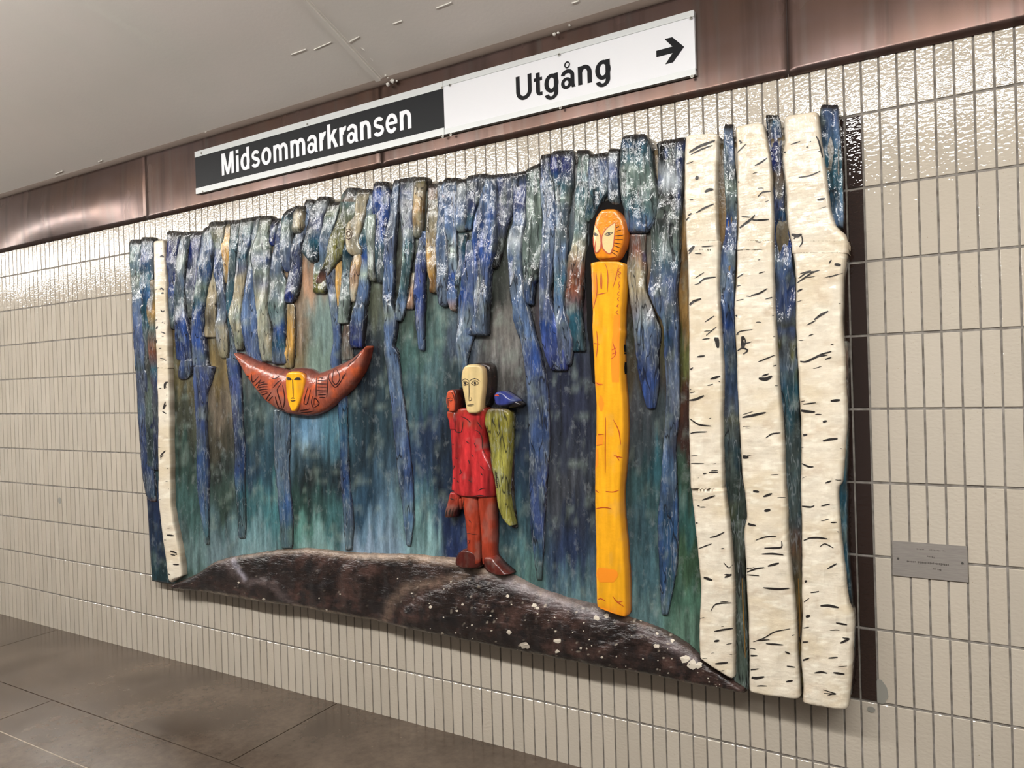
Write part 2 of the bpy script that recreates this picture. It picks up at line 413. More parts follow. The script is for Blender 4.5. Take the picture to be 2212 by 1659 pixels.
# ------------------------------------------------------------------ lettering
def rect(x0, y0, x1, y1): return [[(x0, y0), (x1, y0), (x1, y1), (x0, y1)]]
def band(cx, cy, rx, ry, wx, wy, a0, a1, n=None):
    n = n or max(6, int(abs(a1-a0)/9)); out = []; P = []
    for i in range(n+1):
        t = math.radians(a0+(a1-a0)*i/n); c, s = math.cos(t), math.sin(t)
        P.append(((cx+rx*c, cy+ry*s), (cx+(rx-wx)*c, cy+(ry-wy)*s)))
    for i in range(n):
        q = [P[i][0], P[i+1][0], P[i+1][1], P[i][1]]
        out.append(q if a1 > a0 else q[::-1])
    return out
S, Hh = .146, .112
def g_n(): return rect(.07, 0, .07+S, .532)+band(.305, .30, .235, .245, S, Hh, 0, 160)+rect(.54-S, 0, .54, .30)
def g_a(): return band(.225, .155, .19, .167, .118, .09, 0, 360)+rect(.375, .10, .375+.128, .37)+band(.268, .355, .235, .19, .128, Hh, 0, 168)+[[(.39, .10), (.39, .06), (.415, 0), (.545, 0), (.52, .03), (.503, .10)]]
GL = {
 'M': (.833, rect(.07, 0, .205, .72)+rect(.628, 0, .763, .72)+[[(.07, .72), (.355, 0), (.478, 0), (.262, .72)], [(.355, 0), (.478, 0), (.763, .72), (.571, .72)]]),
 'i': (.275, rect(.07, 0, .07+S, .532)+rect(.07, .605, .07+S, .72)),
 'd': (.611, band(.305, .266, .255, .28, S, Hh, 0, 360)+rect(.54-S, 0, .54, .72)),
 's': (.545, band(.272, .385, .212, .16, .118, Hh, 22, 272)+band(.272, .15, .228, .163, .122, Hh, 92, -158)+[[(.20, .335), (.30, .225), (.345, .30), (.24, .335)]]),
 'o': (.611, band(.305, .266, .262, .28, S, Hh, 0, 360)),
 'm': (.885, rect(.07, 0, .07+S, .532)+band(.29, .31, .22, .235, S, Hh, 0, 160)+rect(.51-S, 0, .51, .31)+band(.598, .31, .22, .235, S, Hh, 0, 150)+rect(.818-S, 0, .818, .31)),
 'a': (.56, g_a()),
 'r': (.385, rect(.07, 0, .07+S, .532)+band(.345, .31, .22, .235, S, .12, 78, 180)),
 'k': (.565, rect(.07, 0, .07+S, .72)+[[(.19, .20), (.38, .532), (.535, .532), (.19, .155)], [(.24, .33), (.40, 0), (.565, 0), (.335, .395)], [(.15, .12), (.26, .25), (.5, .532), (.36, .532), (.15, .29)]]),
 'n': (.611, g_n()),
 'e': (.56, band(.283, .266, .25, .28, .128, Hh, 8, 322)+rect(.12, .226, .525, .312)),
 'U': (.735, rect(.075, .25, .217, .72)+rect(.518, .25, .66, .72)+band(.3675, .25, .2925, .266, .142, .118, 180, 360)),
 't': (.345, rect(.085, .12, .085+S, .675)+rect(.01, .435, .315, .532)+band(.235, .135, .15, .14, S, .10, 180, 275)+rect(.235, -.005, .315, .095)),
 'g': (.611, band(.305, .268, .255, .275, S, Hh, 0, 360)+rect(.54-S, -.02, .54, .532)+band(.296, -.01, .244, .20, S, .095, 0, -165)),
 'å': (.56, g_a()+band(.268, .675, .098, .098, .034, .034, 0, 360)),
}
def letters(root, text, x0, x1, zb, cap, y, material):
    adv = sum(GL[c][0] for c in text); ink = adv-.07-(GL[text[-1]][0]-.54)
    sx = (x1-x0)/ink; sz = cap/.72; cx = x0-.07*sx
    for c in text:
        V = []; F = []
        for pi, poly in enumerate(GL[c][1]):
            n = len(poly); b = len(V)
            V += [(cx+px*sx, y-.0012-.00002*pi, zb+pz*sz) for px, pz in poly]+[(cx+px*sx, y, zb+pz*sz) for px, pz in poly]
            F += [tuple(b+i for i in range(n))]+[(b+i, b+n+i, b+n+(i+1) % n, b+(i+1) % n) for i in range(n)]
        put('letter', V, F, material, root=root); cx += GL[c][0]*sx
def sign(name, label, x0, x1, z0, z1, pmat, rail):
    t = thing(name, ((x0+x1)/2, -.02, z0), label, 'sign')
    put('panel', *box_vf(x0, -.026, z0+rail*.8, x1, -.010, z1-rail*.8), pmat, root=t)
    for a, b in ((z0, z0+rail), (z1-rail, z1)):
        put('rail', *box_vf(x0, -.0285, a, x1, -.006, b), M_alu, root=t, label='aluminium mounting rail')
    return t
def screws(t, pts):
    for px, py in pts:
        p = at(px, py, .0285); v, f = cyl_vf(p, (0, -1, 0), .0062, .002, 10); o = put('screw', v, f, M_screw, root=t)
        v, f = cyl_vf(p+Vector((0, -.002, 0)), (0, -1, 0), .0030, .0004, 8); put('socket', v, f, M_screwd, parent=o, root=t)
zs0, zs1 = zrow(-1.022), zrow(-1.985)
s1 = sign('station_name_sign', 'long black station sign with white lettering under the ceiling', 19.88*CP, 52.30*CP, zs0, zs1, M_signblack, .032)
letters(s1, 'Midsommarkransen', at(478.6, 350, .027).x, at(889, 280.8, .027).x, at(684, 328, .027).z, .121, -.026, M_letterw)
screws(s1, [(435, 331), (664, 268.5), (955, 190), (438, 414), (668, 361), (957, 295)])
s2 = sign('exit_sign', 'white exit sign with black lettering and right-pointing arrow', 52.34*CP, 73.70*CP, zs0, zs1, M_signwhite, .024)
letters(s2, 'Utgång', at(1113.8, 172, .027).x, at(1317, 131.3, .027).x, at(1124, 216.5, .027).z, .102, -.026, M_letterk)
screws(s2, [(972, 184), (1208, 118), (1493, 39), (974, 291), (1211, 233), (1495, 165)])
zc = (at(1417.7, 116.6, .027).z); tip = at(1477.7, 101.7, .027); xl = at(1417.7, 116, .027).x; hw = .048; th = .0245
ax = tip.x
arrow = [(xl, zc-th/2), (ax-.058, zc-th/2), (ax-.074-.0, zc-hw), (ax-.046, zc-hw), (ax, zc), (ax-.046, zc+hw), (ax-.074, zc+hw), (ax-.058+.018, zc+th/2-.0), (xl, zc+th/2)]
arrow = [(xl, zc-th/2), (ax-.045, zc-th/2), (ax-.0745, zc-hw), (ax-.0445, zc-hw), (ax, zc), (ax-.0445, zc+hw), (ax-.0745, zc+hw), (ax-.045, zc+th/2), (xl, zc+th/2)]
n = len(arrow); V = [(x, -.0272, z) for x, z in arrow]+[(x, -.026, z) for x, z in arrow]
put('arrow', V, [(0, 1, 7, 8), (1, 2, 3, 4), (1, 4, 7), (4, 5, 6, 7)]+[(i, n+i, n+(i+1) % n, (i+1) % n) for i in range(n)], M_letterk, root=s2, label='black arrow pointing right')

# ------------------------------------------------------------------ plaque
pl = thing('plaque', (87.03*CP, -.004, zrow(6.225)), 'small brushed steel plaque screwed to tiles right of relief', 'plaque')
put('plate', *box_vf(85.04*CP, -.0042, zrow(6.232), 89.02*CP, -.0002, zrow(5.768)), M_plaque, root=pl)
for px, py in ((1940, 1206.5), (2079, 1216.5)):
    p = at(px, py, .0042); v, f = cyl_vf(p, (0, -1, 0), .0036, .0016, 10); put('screw', v, f, M_screwd, root=pl)
rr = random.Random(5)
for (xa, xb, ya, yb, dk, hgt) in [(1980, 2042, 1186, 1190.5, 0, 3.0), (2003, 2018, 1202, 1205, 1, 3.5), (1959, 2048, 1212.5, 1220.5, 1, 5.0), (2015, 2031, 1229, 1231, 1, 5.5)]:
    parts = []; x = xa
    while x < xb:
        wl = rr.uniform(2.2, 4.2); y = ya+(yb-ya)*(x-xa)/(xb-xa)
        if rr.random() > .16:
            p = at(x, y+hgt*rr.uniform(.2, .5), .0044); q = at(x+wl*.75, y-hgt*rr.uniform(.2, .5), .0044)
            parts.append(box_vf(p.x, -.00445, p.z, q.x, -.0042, q.z))
        x += wl
    v, f = join(parts); put('engraved_line', v, f, M_engraved if dk else M_engrave, root=pl)

#RELIEF
# ------------------------------------------------------------------ the carved relief
CROPS = {'T1': (260, 380, 3.95), 'T2': (680, 340, 3.95), 'T3': (1080, 280, 4.61), 'B1': (260, 760, 3.072), 'B6': (800, 1000, 2.5175), 'C5': (0, 1000, 2.5175),
         'R3': (1472, 0, 2.962), 'R7': (1472, 500, 2.962), 'R8': (1472, 1040, 2.680), 'P7': (1200, 700, 2.304), 'M': (480, 720, 6.506), 'S': (920, 760, 3.254), 'F': (1200, 420, 5.53), 'X': (0, 0, 1)}
PAL = dict(N=(26, 40, 94), B=(42, 68, 124), b=(84, 106, 140), G=(92, 110, 104), g=(132, 146, 136), T=(42, 82, 98), D=(38, 40, 40), d=(24, 50, 62), O=(190, 148, 78), o=(164, 152, 124),
           K=(30, 25, 23), Y=(98, 96, 44), P=(182, 142, 112), r=(124, 74, 54), W=(168, 176, 182), V=(70, 84, 140), c=(220, 210, 191), C=(212, 198, 172), k=(52, 40, 36),
           R=(182, 46, 48), U=(160, 60, 38), Z=(150, 58, 42), z=(84, 34, 28), A=(250, 178, 34), a=(242, 146, 30), E=(222, 196, 140), y=(128, 122, 52), l=(150, 146, 70), q=(54, 64, 134), j=(214, 92, 60), x=(12, 12, 12), h=(60, 46, 40), i=(104, 86, 74))
LP = {k_: lin(v_) for k_, v_ in PAL.items()}
def nodes(s):
    """'T1 565 80 165 T|700 85 165 G; B1 ...' -> rows of (lx, ly, rx, ry, colour); two y values a/b tilt a row"""
    out = []
    for grp in s.split(';'):
        cr, rest_ = grp.strip().split(' ', 1); ox, oy, sc = CROPS[cr]
        for nd in rest_.split('|'):
            t = nd.split(); ya = yb = t[0]
            if '/' in t[0]: ya, yb = t[0].split('/')
            out.append((ox+float(t[1])/sc, oy+float(ya)/sc, ox+float(t[2])/sc, oy+float(yb)/sc, LP[t[3]]))
    return out
def catmull(P, t):
    P = np.asarray(P, float); n = len(P); i = np.clip(np.floor(t).astype(int), 0, n-2); f = (t-i)[:, None]
    p0 = P[np.clip(i-1, 0, n-1)]; p1 = P[i]; p2 = P[i+1]; p3 = P[np.clip(i+2, 0, n-1)]
    m1 = (p2-p0)*.4; m2 = (p3-p1)*.4
    return (2*f**3-3*f**2+1)*p1+(f**3-2*f**2+f)*m1+(-2*f**3+3*f**2)*p2+(f**3-f**2)*m2
SEED = [0]
def strip(name, spec, df, db=.058, back=.03, parent=None, root=None, material=None, prof=5.0, endr=10, tip=0, wob=1.2, rough=.006, edge=.55, edgec='K', step=3.0, top=False, cn=1.0,
          label=None, colfn=None, smooth=True, kind=None, ksz=1.0, pad=0, low=False, dfn=None, cor=.14):
    SEED[0] += 1; sd = SEED[0]*13.7
    nd = nodes(spec) if isinstance(spec, str) else spec
    if top: nd = [(nd[0][0], nd[0][1]-7, nd[0][2], nd[0][3]-7, nd[0][4])]+list(nd)
    L = np.array([n_[0:2] for n_ in nd]); Rr = np.array([n_[2:4] for n_ in nd]); C = np.array([n_[4] for n_ in nd])
    mid = (L+Rr)/2; seg = np.hypot(*np.diff(mid, axis=0).T)+1e-6; cum = np.r_[0, np.cumsum(seg)]
    wid = np.hypot(*(Rr-L).T).max(); nv = max(8, int(cum[-1]/step)); nu = int(np.clip(wid/step, 6, 90))
    s = np.linspace(0, cum[-1], nv+1); t = np.interp(s, cum, np.arange(len(nd)))
    Ls, Rs = catmull(L, t), catmull(Rr, t); Cs = np.stack([np.interp(t, np.arange(len(nd)), C[:, k_]) for k_ in range(3)], 1)
    ax_ = (Rs-Ls)/(np.hypot(*(Rs-Ls).T)[:, None]+1e-6)
    Ls = Ls-ax_*pad+ax_*(wob*2*(fbm(s*.05+sd, s*0+1.3)-.5))[:, None]; Rs = Rs+ax_*pad+ax_*(wob*2*(fbm(s*.05+sd, s*0+7.7)-.5))[:, None]
    if cor > 0:
        q0 = np.clip(1-s/11, 0, 1)**2.2; q1 = np.clip(1-(cum[-1]-s)/11, 0, 1)**2.2
        fr = ((q0+q1)*cor)[:, None]; dlt = (Rs-Ls)*fr; rs_ = .5+.9*(fbm(np.array([sd]), np.array([2.2]), 1)-.5); Ls = Ls+dlt*(1.6*rs_); Rs = Rs-dlt*(1.6*(1-rs_))
    u = .5-.5*np.cos(np.linspace(0, np.pi, nu+1)) if nu < 12 else np.linspace(0, 1, nu+1)
    u = .55*u+.45*(.5-.5*np.cos(np.pi*u)); U, Sg = np.meshgrid(u, s)
    px = Ls[:, :1]+(Rs[:, :1]-Ls[:, :1])*U; py = Ls[:, 1:]+(Rs[:, 1:]-Ls[:, 1:])*U
    e = np.abs(2*U-1); pr = np.clip(1-e**prof, 0, 1)**(1/prof)
    d0 = np.clip(Sg/max(endr, 1e-3), 0, 1); d1 = np.clip((cum[-1]-Sg)/max(endr, 1e-3), 0, 1)
    pe = np.sqrt(np.clip(1-(1-np.minimum(d0, d1))**2, 0, 1)) if endr > 0 else 1.0
    hgt = pr*pe
    wn = np.hypot(Rs[:, 0]-Ls[:, 0], Rs[:, 1]-Ls[:, 1])[:, None]
    st = fbm(px*.075*ksz+sd, py*.012*ksz, 3)-.5; ln = fbm(px*.03+sd+9, py*.03, 3)-.5
    dfe = df; rge = rough; dbe = db
    if low:
        fo = np.clip((py-690)/190, 0, 1); fo = fo*fo*(3-2*fo); dfe = df+(.0605-df)*fo; rge = rough*(1-.7*fo); dbe = db+(.049-db)*fo
    rdg = 1-np.abs(2*fbm(px*.045*ksz+sd*3, py*.009*ksz+sd, 2)-1); d = dbe+(dfe-dbe)*hgt+rge*(1.0*st+.45*ln+(1.3*(rdg-.75) if low else .5*ln))*hgt
    if dfn is not None: d = d+dfn(px, py)*hgt
    x, z = at_np(px, py, df)
    V = np.stack([x, -d, z], -1); nr, nc = U.shape
    if colfn is not None: cols = colfn(px, py, U, Sg/cum[-1], sd)
    else:
        n1 = fbm(px*.11+sd, py*.014+sd, 3); n2 = fbm(px*.05+3*sd, py*.03, 3); n3 = fbm(px*.035+sd*5, py*.018+4, 2)
        cols = np.repeat(Cs[:, None, :], nc, 1)
        sh = np.roll(Cs, max(4, nv//6), 0)[:, None, :]; cols = cols+(sh-cols)*(np.clip((n3-.52)*4, 0, .55)*min(cn, 1))[..., None]
        cols = cols*(.82*(1+cn*(n1-.5)*2.2))[..., None]
        cols = cols+(LP['g']*.9-cols)*(cn*np.clip((n2-.60)*2.2, 0, .4))[..., None]
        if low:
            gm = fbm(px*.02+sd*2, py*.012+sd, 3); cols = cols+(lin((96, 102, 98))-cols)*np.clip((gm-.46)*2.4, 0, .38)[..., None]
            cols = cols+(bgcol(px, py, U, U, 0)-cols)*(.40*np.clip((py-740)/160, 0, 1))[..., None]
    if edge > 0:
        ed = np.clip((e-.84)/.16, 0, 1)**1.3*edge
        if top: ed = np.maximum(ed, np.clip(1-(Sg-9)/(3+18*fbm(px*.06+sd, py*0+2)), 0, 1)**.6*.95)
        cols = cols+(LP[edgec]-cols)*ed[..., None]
    ids = np.arange(nr*nc).reshape(nr, nc)
    F = np.stack([ids[:-1, :-1], ids[:-1, 1:], ids[1:, 1:], ids[1:, :-1]], -1).reshape(-1, 4)
    ring = np.r_[ids[0, :], ids[1:, -1], ids[-1, -2::-1], ids[-2:0:-1, 0]]
    VV = V.reshape(-1, 3); CC = np.clip(cols, 0, 1).reshape(-1, 3)
    bv = VV[ring].copy(); bv[:, 1] = -back; nb = len(VV)
    VV = np.vstack([VV, bv]); CC = np.vstack([CC, CC[ring]*(1-.75*(edge > 0))+LP[edgec]*.75*(edge > 0)])
    m_ = len(ring); j = np.arange(m_); jn = (j+1) % m_
    F2 = np.stack([ring[jn], ring[j], nb+j, nb+jn], -1)
    faces = [tuple(int(q_) for q_ in f_) for f_ in np.vstack([F, F2])[:, ::-1]]+[tuple(int(nb+q_) for q_ in j)]
    o = put(name, VV, faces, material or M_paint, parent=parent, root=root, cols=CC, smooth=smooth, label=label, kind=kind)
    o_bvh[o.name] = (VV, faces)
    return o
o_bvh = {}; MISS = []
_bv = {}
def bvh(o):
    if o.name not in _bv:
        V_, F_ = o_bvh[o.name]; _bv[o.name] = BVHTree.FromPolygons([tuple(p_) for p_ in V_], [f_ for f_ in F_ if len(f_) == 4])
    return _bv[o.name]
def cast(o, px, py, off=.0012, dflt=.1):
    r = ray(px, py).normalized(); h = bvh(o).ray_cast(Vector(CAM), r)
    if h[0] is None: MISS.append(1)
    p_ = h[0] if h[0] is not None else at(px, py, dflt)
    return p_+Vector((0, -off, 0))
def ribbon(o, pts, w0, off=.0012, dflt=.1, taper=True, n=None):
    """a carved or painted line lying on the surface of o; pts in photograph pixels"""
    P = np.asarray(pts, float); seg = np.hypot(*np.diff(P, axis=0).T); cum = np.r_[0, np.cumsum(seg)]; n = n or max(2, int(cum[-1]/5)+1)
    s = np.linspace(0, cum[-1], n+1); Q = catmull(P, np.interp(s, cum, np.arange(len(P)))) if len(P) > 2 else P[0]+(P[1]-P[0])*(s/cum[-1])[:, None]
    T = np.gradient(Q, axis=0); T /= np.hypot(*T.T)[:, None]+1e-9; Nn = np.stack([-T[:, 1], T[:, 0]], 1)
    V_ = []; F_ = []; off_ = set()
    for i_ in range(n+1):
        ww = w0*.66*(1 if not taper else .35+.65*math.sin(math.pi*min(1, max(0, (i_+.35)/(n+.7)))))
        for sg in (-1, 1):
            MISS.clear(); q_ = Q[i_]+Nn[i_]*ww*sg; V_.append(tuple(cast(o, q_[0], q_[1], off, dflt)))
            if MISS: off_.add(2*i_+(sg > 0))
    F_ = [(2*i_, 2*i_+1, 2*i_+3, 2*i_+2) for i_ in range(n)]
    F_ = [q_ for q_ in F_ if not off_ & set(q_) and max(abs(V_[a_][1]-V_[b_][1]) for a_ in q_ for b_ in q_) < .02]
    return V_, F_
def cr(c, pts):
    ox, oy, sc = CROPS[c]; return [(ox+x/sc, oy+y/sc) for x, y in pts]
def lines(name, o, c, paths, width, material, root, parent=None, off=.0012, taper=True, label=None):
    v_, f_ = join([ribbon(o, cr(c, p_), width if not isinstance(p_[0], (int, float)) else p_[0], off, taper=taper) for p_ in paths])
    return put(name, v_, f_, material, parent=parent or o, root=root, label=label, kind='stuff')
def patch(name, o, spec, material, root, parent=None, col=None, off=.0016, step=3.0, label=None):
    nd = nodes(spec); L = np.array([n_[0:2] for n_ in nd]); Rr = np.array([n_[2:4] for n_ in nd]); Cc = np.array([n_[4] for n_ in nd])
    cum = np.r_[0, np.cumsum(np.hypot(*np.diff((L+Rr)/2, axis=0).T)+1e-6)]; nv = max(6, int(cum[-1]/step)); nu = max(4, int(np.hypot(*(Rr-L).T).max()/step))
    t = np.interp(np.linspace(0, cum[-1], nv+1), cum, np.arange(len(nd))); Ls, Rs = catmull(L, t), catmull(Rr, t)
    Cs = np.stack([np.interp(t, np.arange(len(nd)), Cc[:, k_]) for k_ in range(3)], 1)
    V_ = []; CC = []; bad = set()
    for a in range(nv+1):
        for b in range(nu+1):
            MISS.clear(); q_ = Ls[a]+(Rs[a]-Ls[a])*b/nu; V_.append(tuple(cast(o, q_[0], q_[1], off))); CC.append(Cs[a])
            if MISS or -V_[-1][1] < .085: bad.add(len(V_)-1)
    F_ = [(a*(nu+1)+b, (a+1)*(nu+1)+b, (a+1)*(nu+1)+b+1, a*(nu+1)+b+1) for a in range(nv) for b in range(nu)]
    F_ = [q_ for q_ in F_ if not bad & set(q_)]
    return put(name, V_, F_, material, parent=parent or o, root=root, cols=np.array(CC), smooth=True, label=label)
def ell(cx, cy, rx, ry, n=14, a0=0, a1=360): return [(cx+rx*math.cos(math.radians(a0+(a1-a0)*i_/n)), cy+ry*math.sin(math.radians(a0+(a1-a0)*i_/n))) for i_ in range(n+1)]

p0 = at(1060, 1400, .0)
RL = thing('wall_relief', (p0.x, -.03, p0.z), 'large varnished wooden relief of a blue forest with birches and carved figures', 'relief')

# ---- back panel: painted forest light between the trunks
BG = [(385, 560, 40, 60, 110), (390, 700, 108, 90, 52), (395, 800, 92, 84, 52), (395, 900, 58, 62, 48), (400, 1000, 48, 74, 66), (405, 1100, 60, 96, 92), (420, 1200, 96, 126, 126), (405, 1240, 70, 100, 92),
      (470, 560, 60, 80, 110), (480, 720, 130, 118, 84), (475, 800, 128, 108, 62), (480, 880, 112, 100, 82), (475, 960, 70, 66, 52), (480, 1010, 44, 54, 50), (485, 1080, 50, 70, 62), (480, 1140, 84, 114, 118), (480, 1195, 116, 144, 150),
      (540, 600, 110, 120, 112), (540, 760, 90, 104, 106), (540, 900, 58, 82, 84), (545, 1000, 38, 66, 86), (545, 1080, 52, 98, 104), (555, 1150, 106, 146, 152), (550, 1185, 114, 150, 154), (585, 980, 42, 78, 94), (585, 1090, 60, 116, 122),
      (640, 560, 90, 88, 66), (650, 600, 176, 132, 96), (640, 700, 136, 116, 92), (635, 760, 132, 114, 76), (690, 700, 112, 138, 132), (690, 770, 116, 140, 128), (655, 900, 84, 128, 158), (665, 940, 112, 154, 182), (660, 990, 52, 78, 90), (665, 1050, 30, 44, 46), (650, 1100, 42, 72, 66), (690, 1100, 46, 78, 76), (660, 1150, 84, 136, 126), (680, 1182, 118, 158, 156), (720, 940, 70, 118, 136), (720, 1020, 34, 54, 62), (715, 1110, 60, 108, 110),
      (780, 640, 84, 90, 70), (790, 760, 28, 38, 48), (780, 830, 24, 38, 48), (790, 920, 32, 54, 64), (780, 1000, 34, 54, 66), (790, 1080, 40, 72, 94), (800, 1130, 92, 126, 148), (790, 1175, 140, 166, 190), (820, 1190, 130, 160, 182),
      (880, 620, 66, 66, 58), (900, 690, 56, 76, 66), (895, 760, 62, 96, 92), (930, 720, 84, 116, 112), (930, 800, 76, 108, 112), (900, 880, 54, 84, 92), (930, 940, 34, 54, 84), (900, 1020, 36, 58, 88), (915, 1080, 70, 108, 118), (905, 1130, 112, 156, 156), (930, 1185, 120, 160, 162),
      (960, 960, 30, 44, 58), (962, 1030, 26, 42, 62), (970, 1110, 34, 54, 96), (975, 1180, 36, 56, 104), (990, 740, 64, 78, 96), (985, 820, 40, 58, 64),
      (1075, 560, 54, 60, 52), (1075, 640, 52, 56, 50), (1085, 700, 118, 114, 108), (1090, 760, 118, 116, 112), (1060, 800, 70, 70, 70), (1095, 830, 86, 84, 80), (1115, 880, 40, 52, 70), (1110, 960, 32, 46, 70), (1115, 1040, 36, 58, 78), (1105, 1120, 48, 80, 92), (1110, 1200, 70, 108, 112), (1130, 1240, 84, 122, 118),
      (1215, 560, 80, 100, 110), (1220, 640, 92, 60, 62), (1225, 720, 50, 64, 84), (1220, 820, 36, 42, 64), (1235, 900, 40, 46, 66), (1220, 980, 50, 56, 70), (1215, 1050, 62, 66, 74), (1230, 1120, 44, 52, 70), (1230, 1200, 40, 56, 88), (1230, 1260, 66, 96, 112), (1240, 1295, 90, 124, 130),
      (1370, 560, 100, 104, 96), (1375, 640, 124, 92, 66), (1365, 720, 58, 62, 50), (1375, 800, 66, 62, 50), (1385, 880, 60, 66, 72), (1380, 960, 58, 70, 76), (1385, 1060, 48, 80, 84), (1380, 1150, 56, 88, 98), (1390, 1250, 62, 98, 108), (1390, 1330, 90, 126, 130), (1430, 900, 50, 60, 64), (1430, 1000, 40, 86, 96),
      (1478, 440, 120, 96, 50), (1474, 560, 156, 116, 52), (1476, 680, 148, 112, 46), (1478, 760, 92, 96, 44), (1476, 860, 76, 44, 28), (1474, 950, 62, 38, 30), (1478, 1040, 48, 72, 58), (1484, 1130, 46, 92, 88), (1486, 1220, 56, 86, 62), (1480, 1300, 70, 110, 92), (1480, 1370, 92, 128, 110),
      (340, 600, 60, 70, 60), (335, 1100, 24, 42, 74), (340, 1180, 24, 48, 76), (345, 1240, 22, 56, 64), (1600, 800, 50, 64, 50), (1720, 800, 60, 70, 54), (1820, 800, 30, 50, 70), (1580, 1300, 80, 84, 66), (1710, 1300, 96, 78, 40), (1822, 1300, 50, 70, 66)]
BGP = np.array(BG, float); BGC = lin(BGP[:, 2:])
def bgcol(px, py, U, t, sd):
    wx = 14*(fbm(px*.03, py*.03, 2)-.5); wy = 120*(fbm(px*.10+3, py*.008+8, 3)-.5)
    n0 = 1.0
    X = (px+wx)[..., None]; Y = (py+wy)[..., None]
    q_ = ((X-BGP[:, 0])*1.5)**2+((Y-BGP[:, 1])*1.0)**2+60
    w_g = 1/q_**2.2; w_g /= w_g.sum(-1, keepdims=True); c = w_g@BGC
    n1 = fbm(px*.16+1, py*.014, 4); n2 = fbm(px*.05, py*.05+30, 3)
    c = c*(.76*(1+1.7*(n1-.5)))[..., None]; gy = c.mean(-1, keepdims=True); c = gy+(c-gy)*.86; c = c+(LP['g']-c)*np.clip((n2-.62)*1.6, 0, .3)[..., None]
    return c
TOPL = [(281, 560), (330, 545), (420, 520), (480, 515), (560, 500), (640, 480), (720, 465), (800, 425), (900, 410), (1000, 400), (1100, 385), (1180, 362), (1280, 348), (1330, 345), (1345, 320), (1470, 325), (1560, 310), (1700, 290), (1812, 270)]
BOTL = [(328, 1255), (340, 1258), (364, 1262), (480, 1272), (640, 1296), (800, 1325), (1000, 1368), (1200, 1405), (1400, 1440), (1560, 1470), (1620, 1490), (1700, 1505), (1815, 1518)]
xs_ = np.r_[283, 300, 318, 330, np.arange(360, 1816, 30), 1815]
nd = []
LE = [(283, 560), (300, 800), (318, 1060), (325, 1255)]
for x_ in xs_:
    yt = np.interp(x_, [p_[0] for p_ in TOPL], [p_[1] for p_ in TOPL]); yb = np.interp(x_, [p_[0] for p_ in BOTL], [p_[1] for p_ in BOTL])
    xt = x_; xb = 327+(x_-283)*(1822-327)/(1815-283)
    nd.append((xt, yt, xb, np.interp(xb, [p_[0] for p_ in BOTL], [p_[1] for p_ in BOTL]), LP['T']))
strip('back_panel', nd, .050, .046, .0, root=RL, material=M_panel, prof=12, endr=3, wob=0, rough=.003, edge=0, step=4.0, colfn=bgcol, cor=0, dfn=lambda px, py: .010*np.clip((640-py)/120, 0, 1), ksz=1.0, label='painted panel of misty blue green forest light')

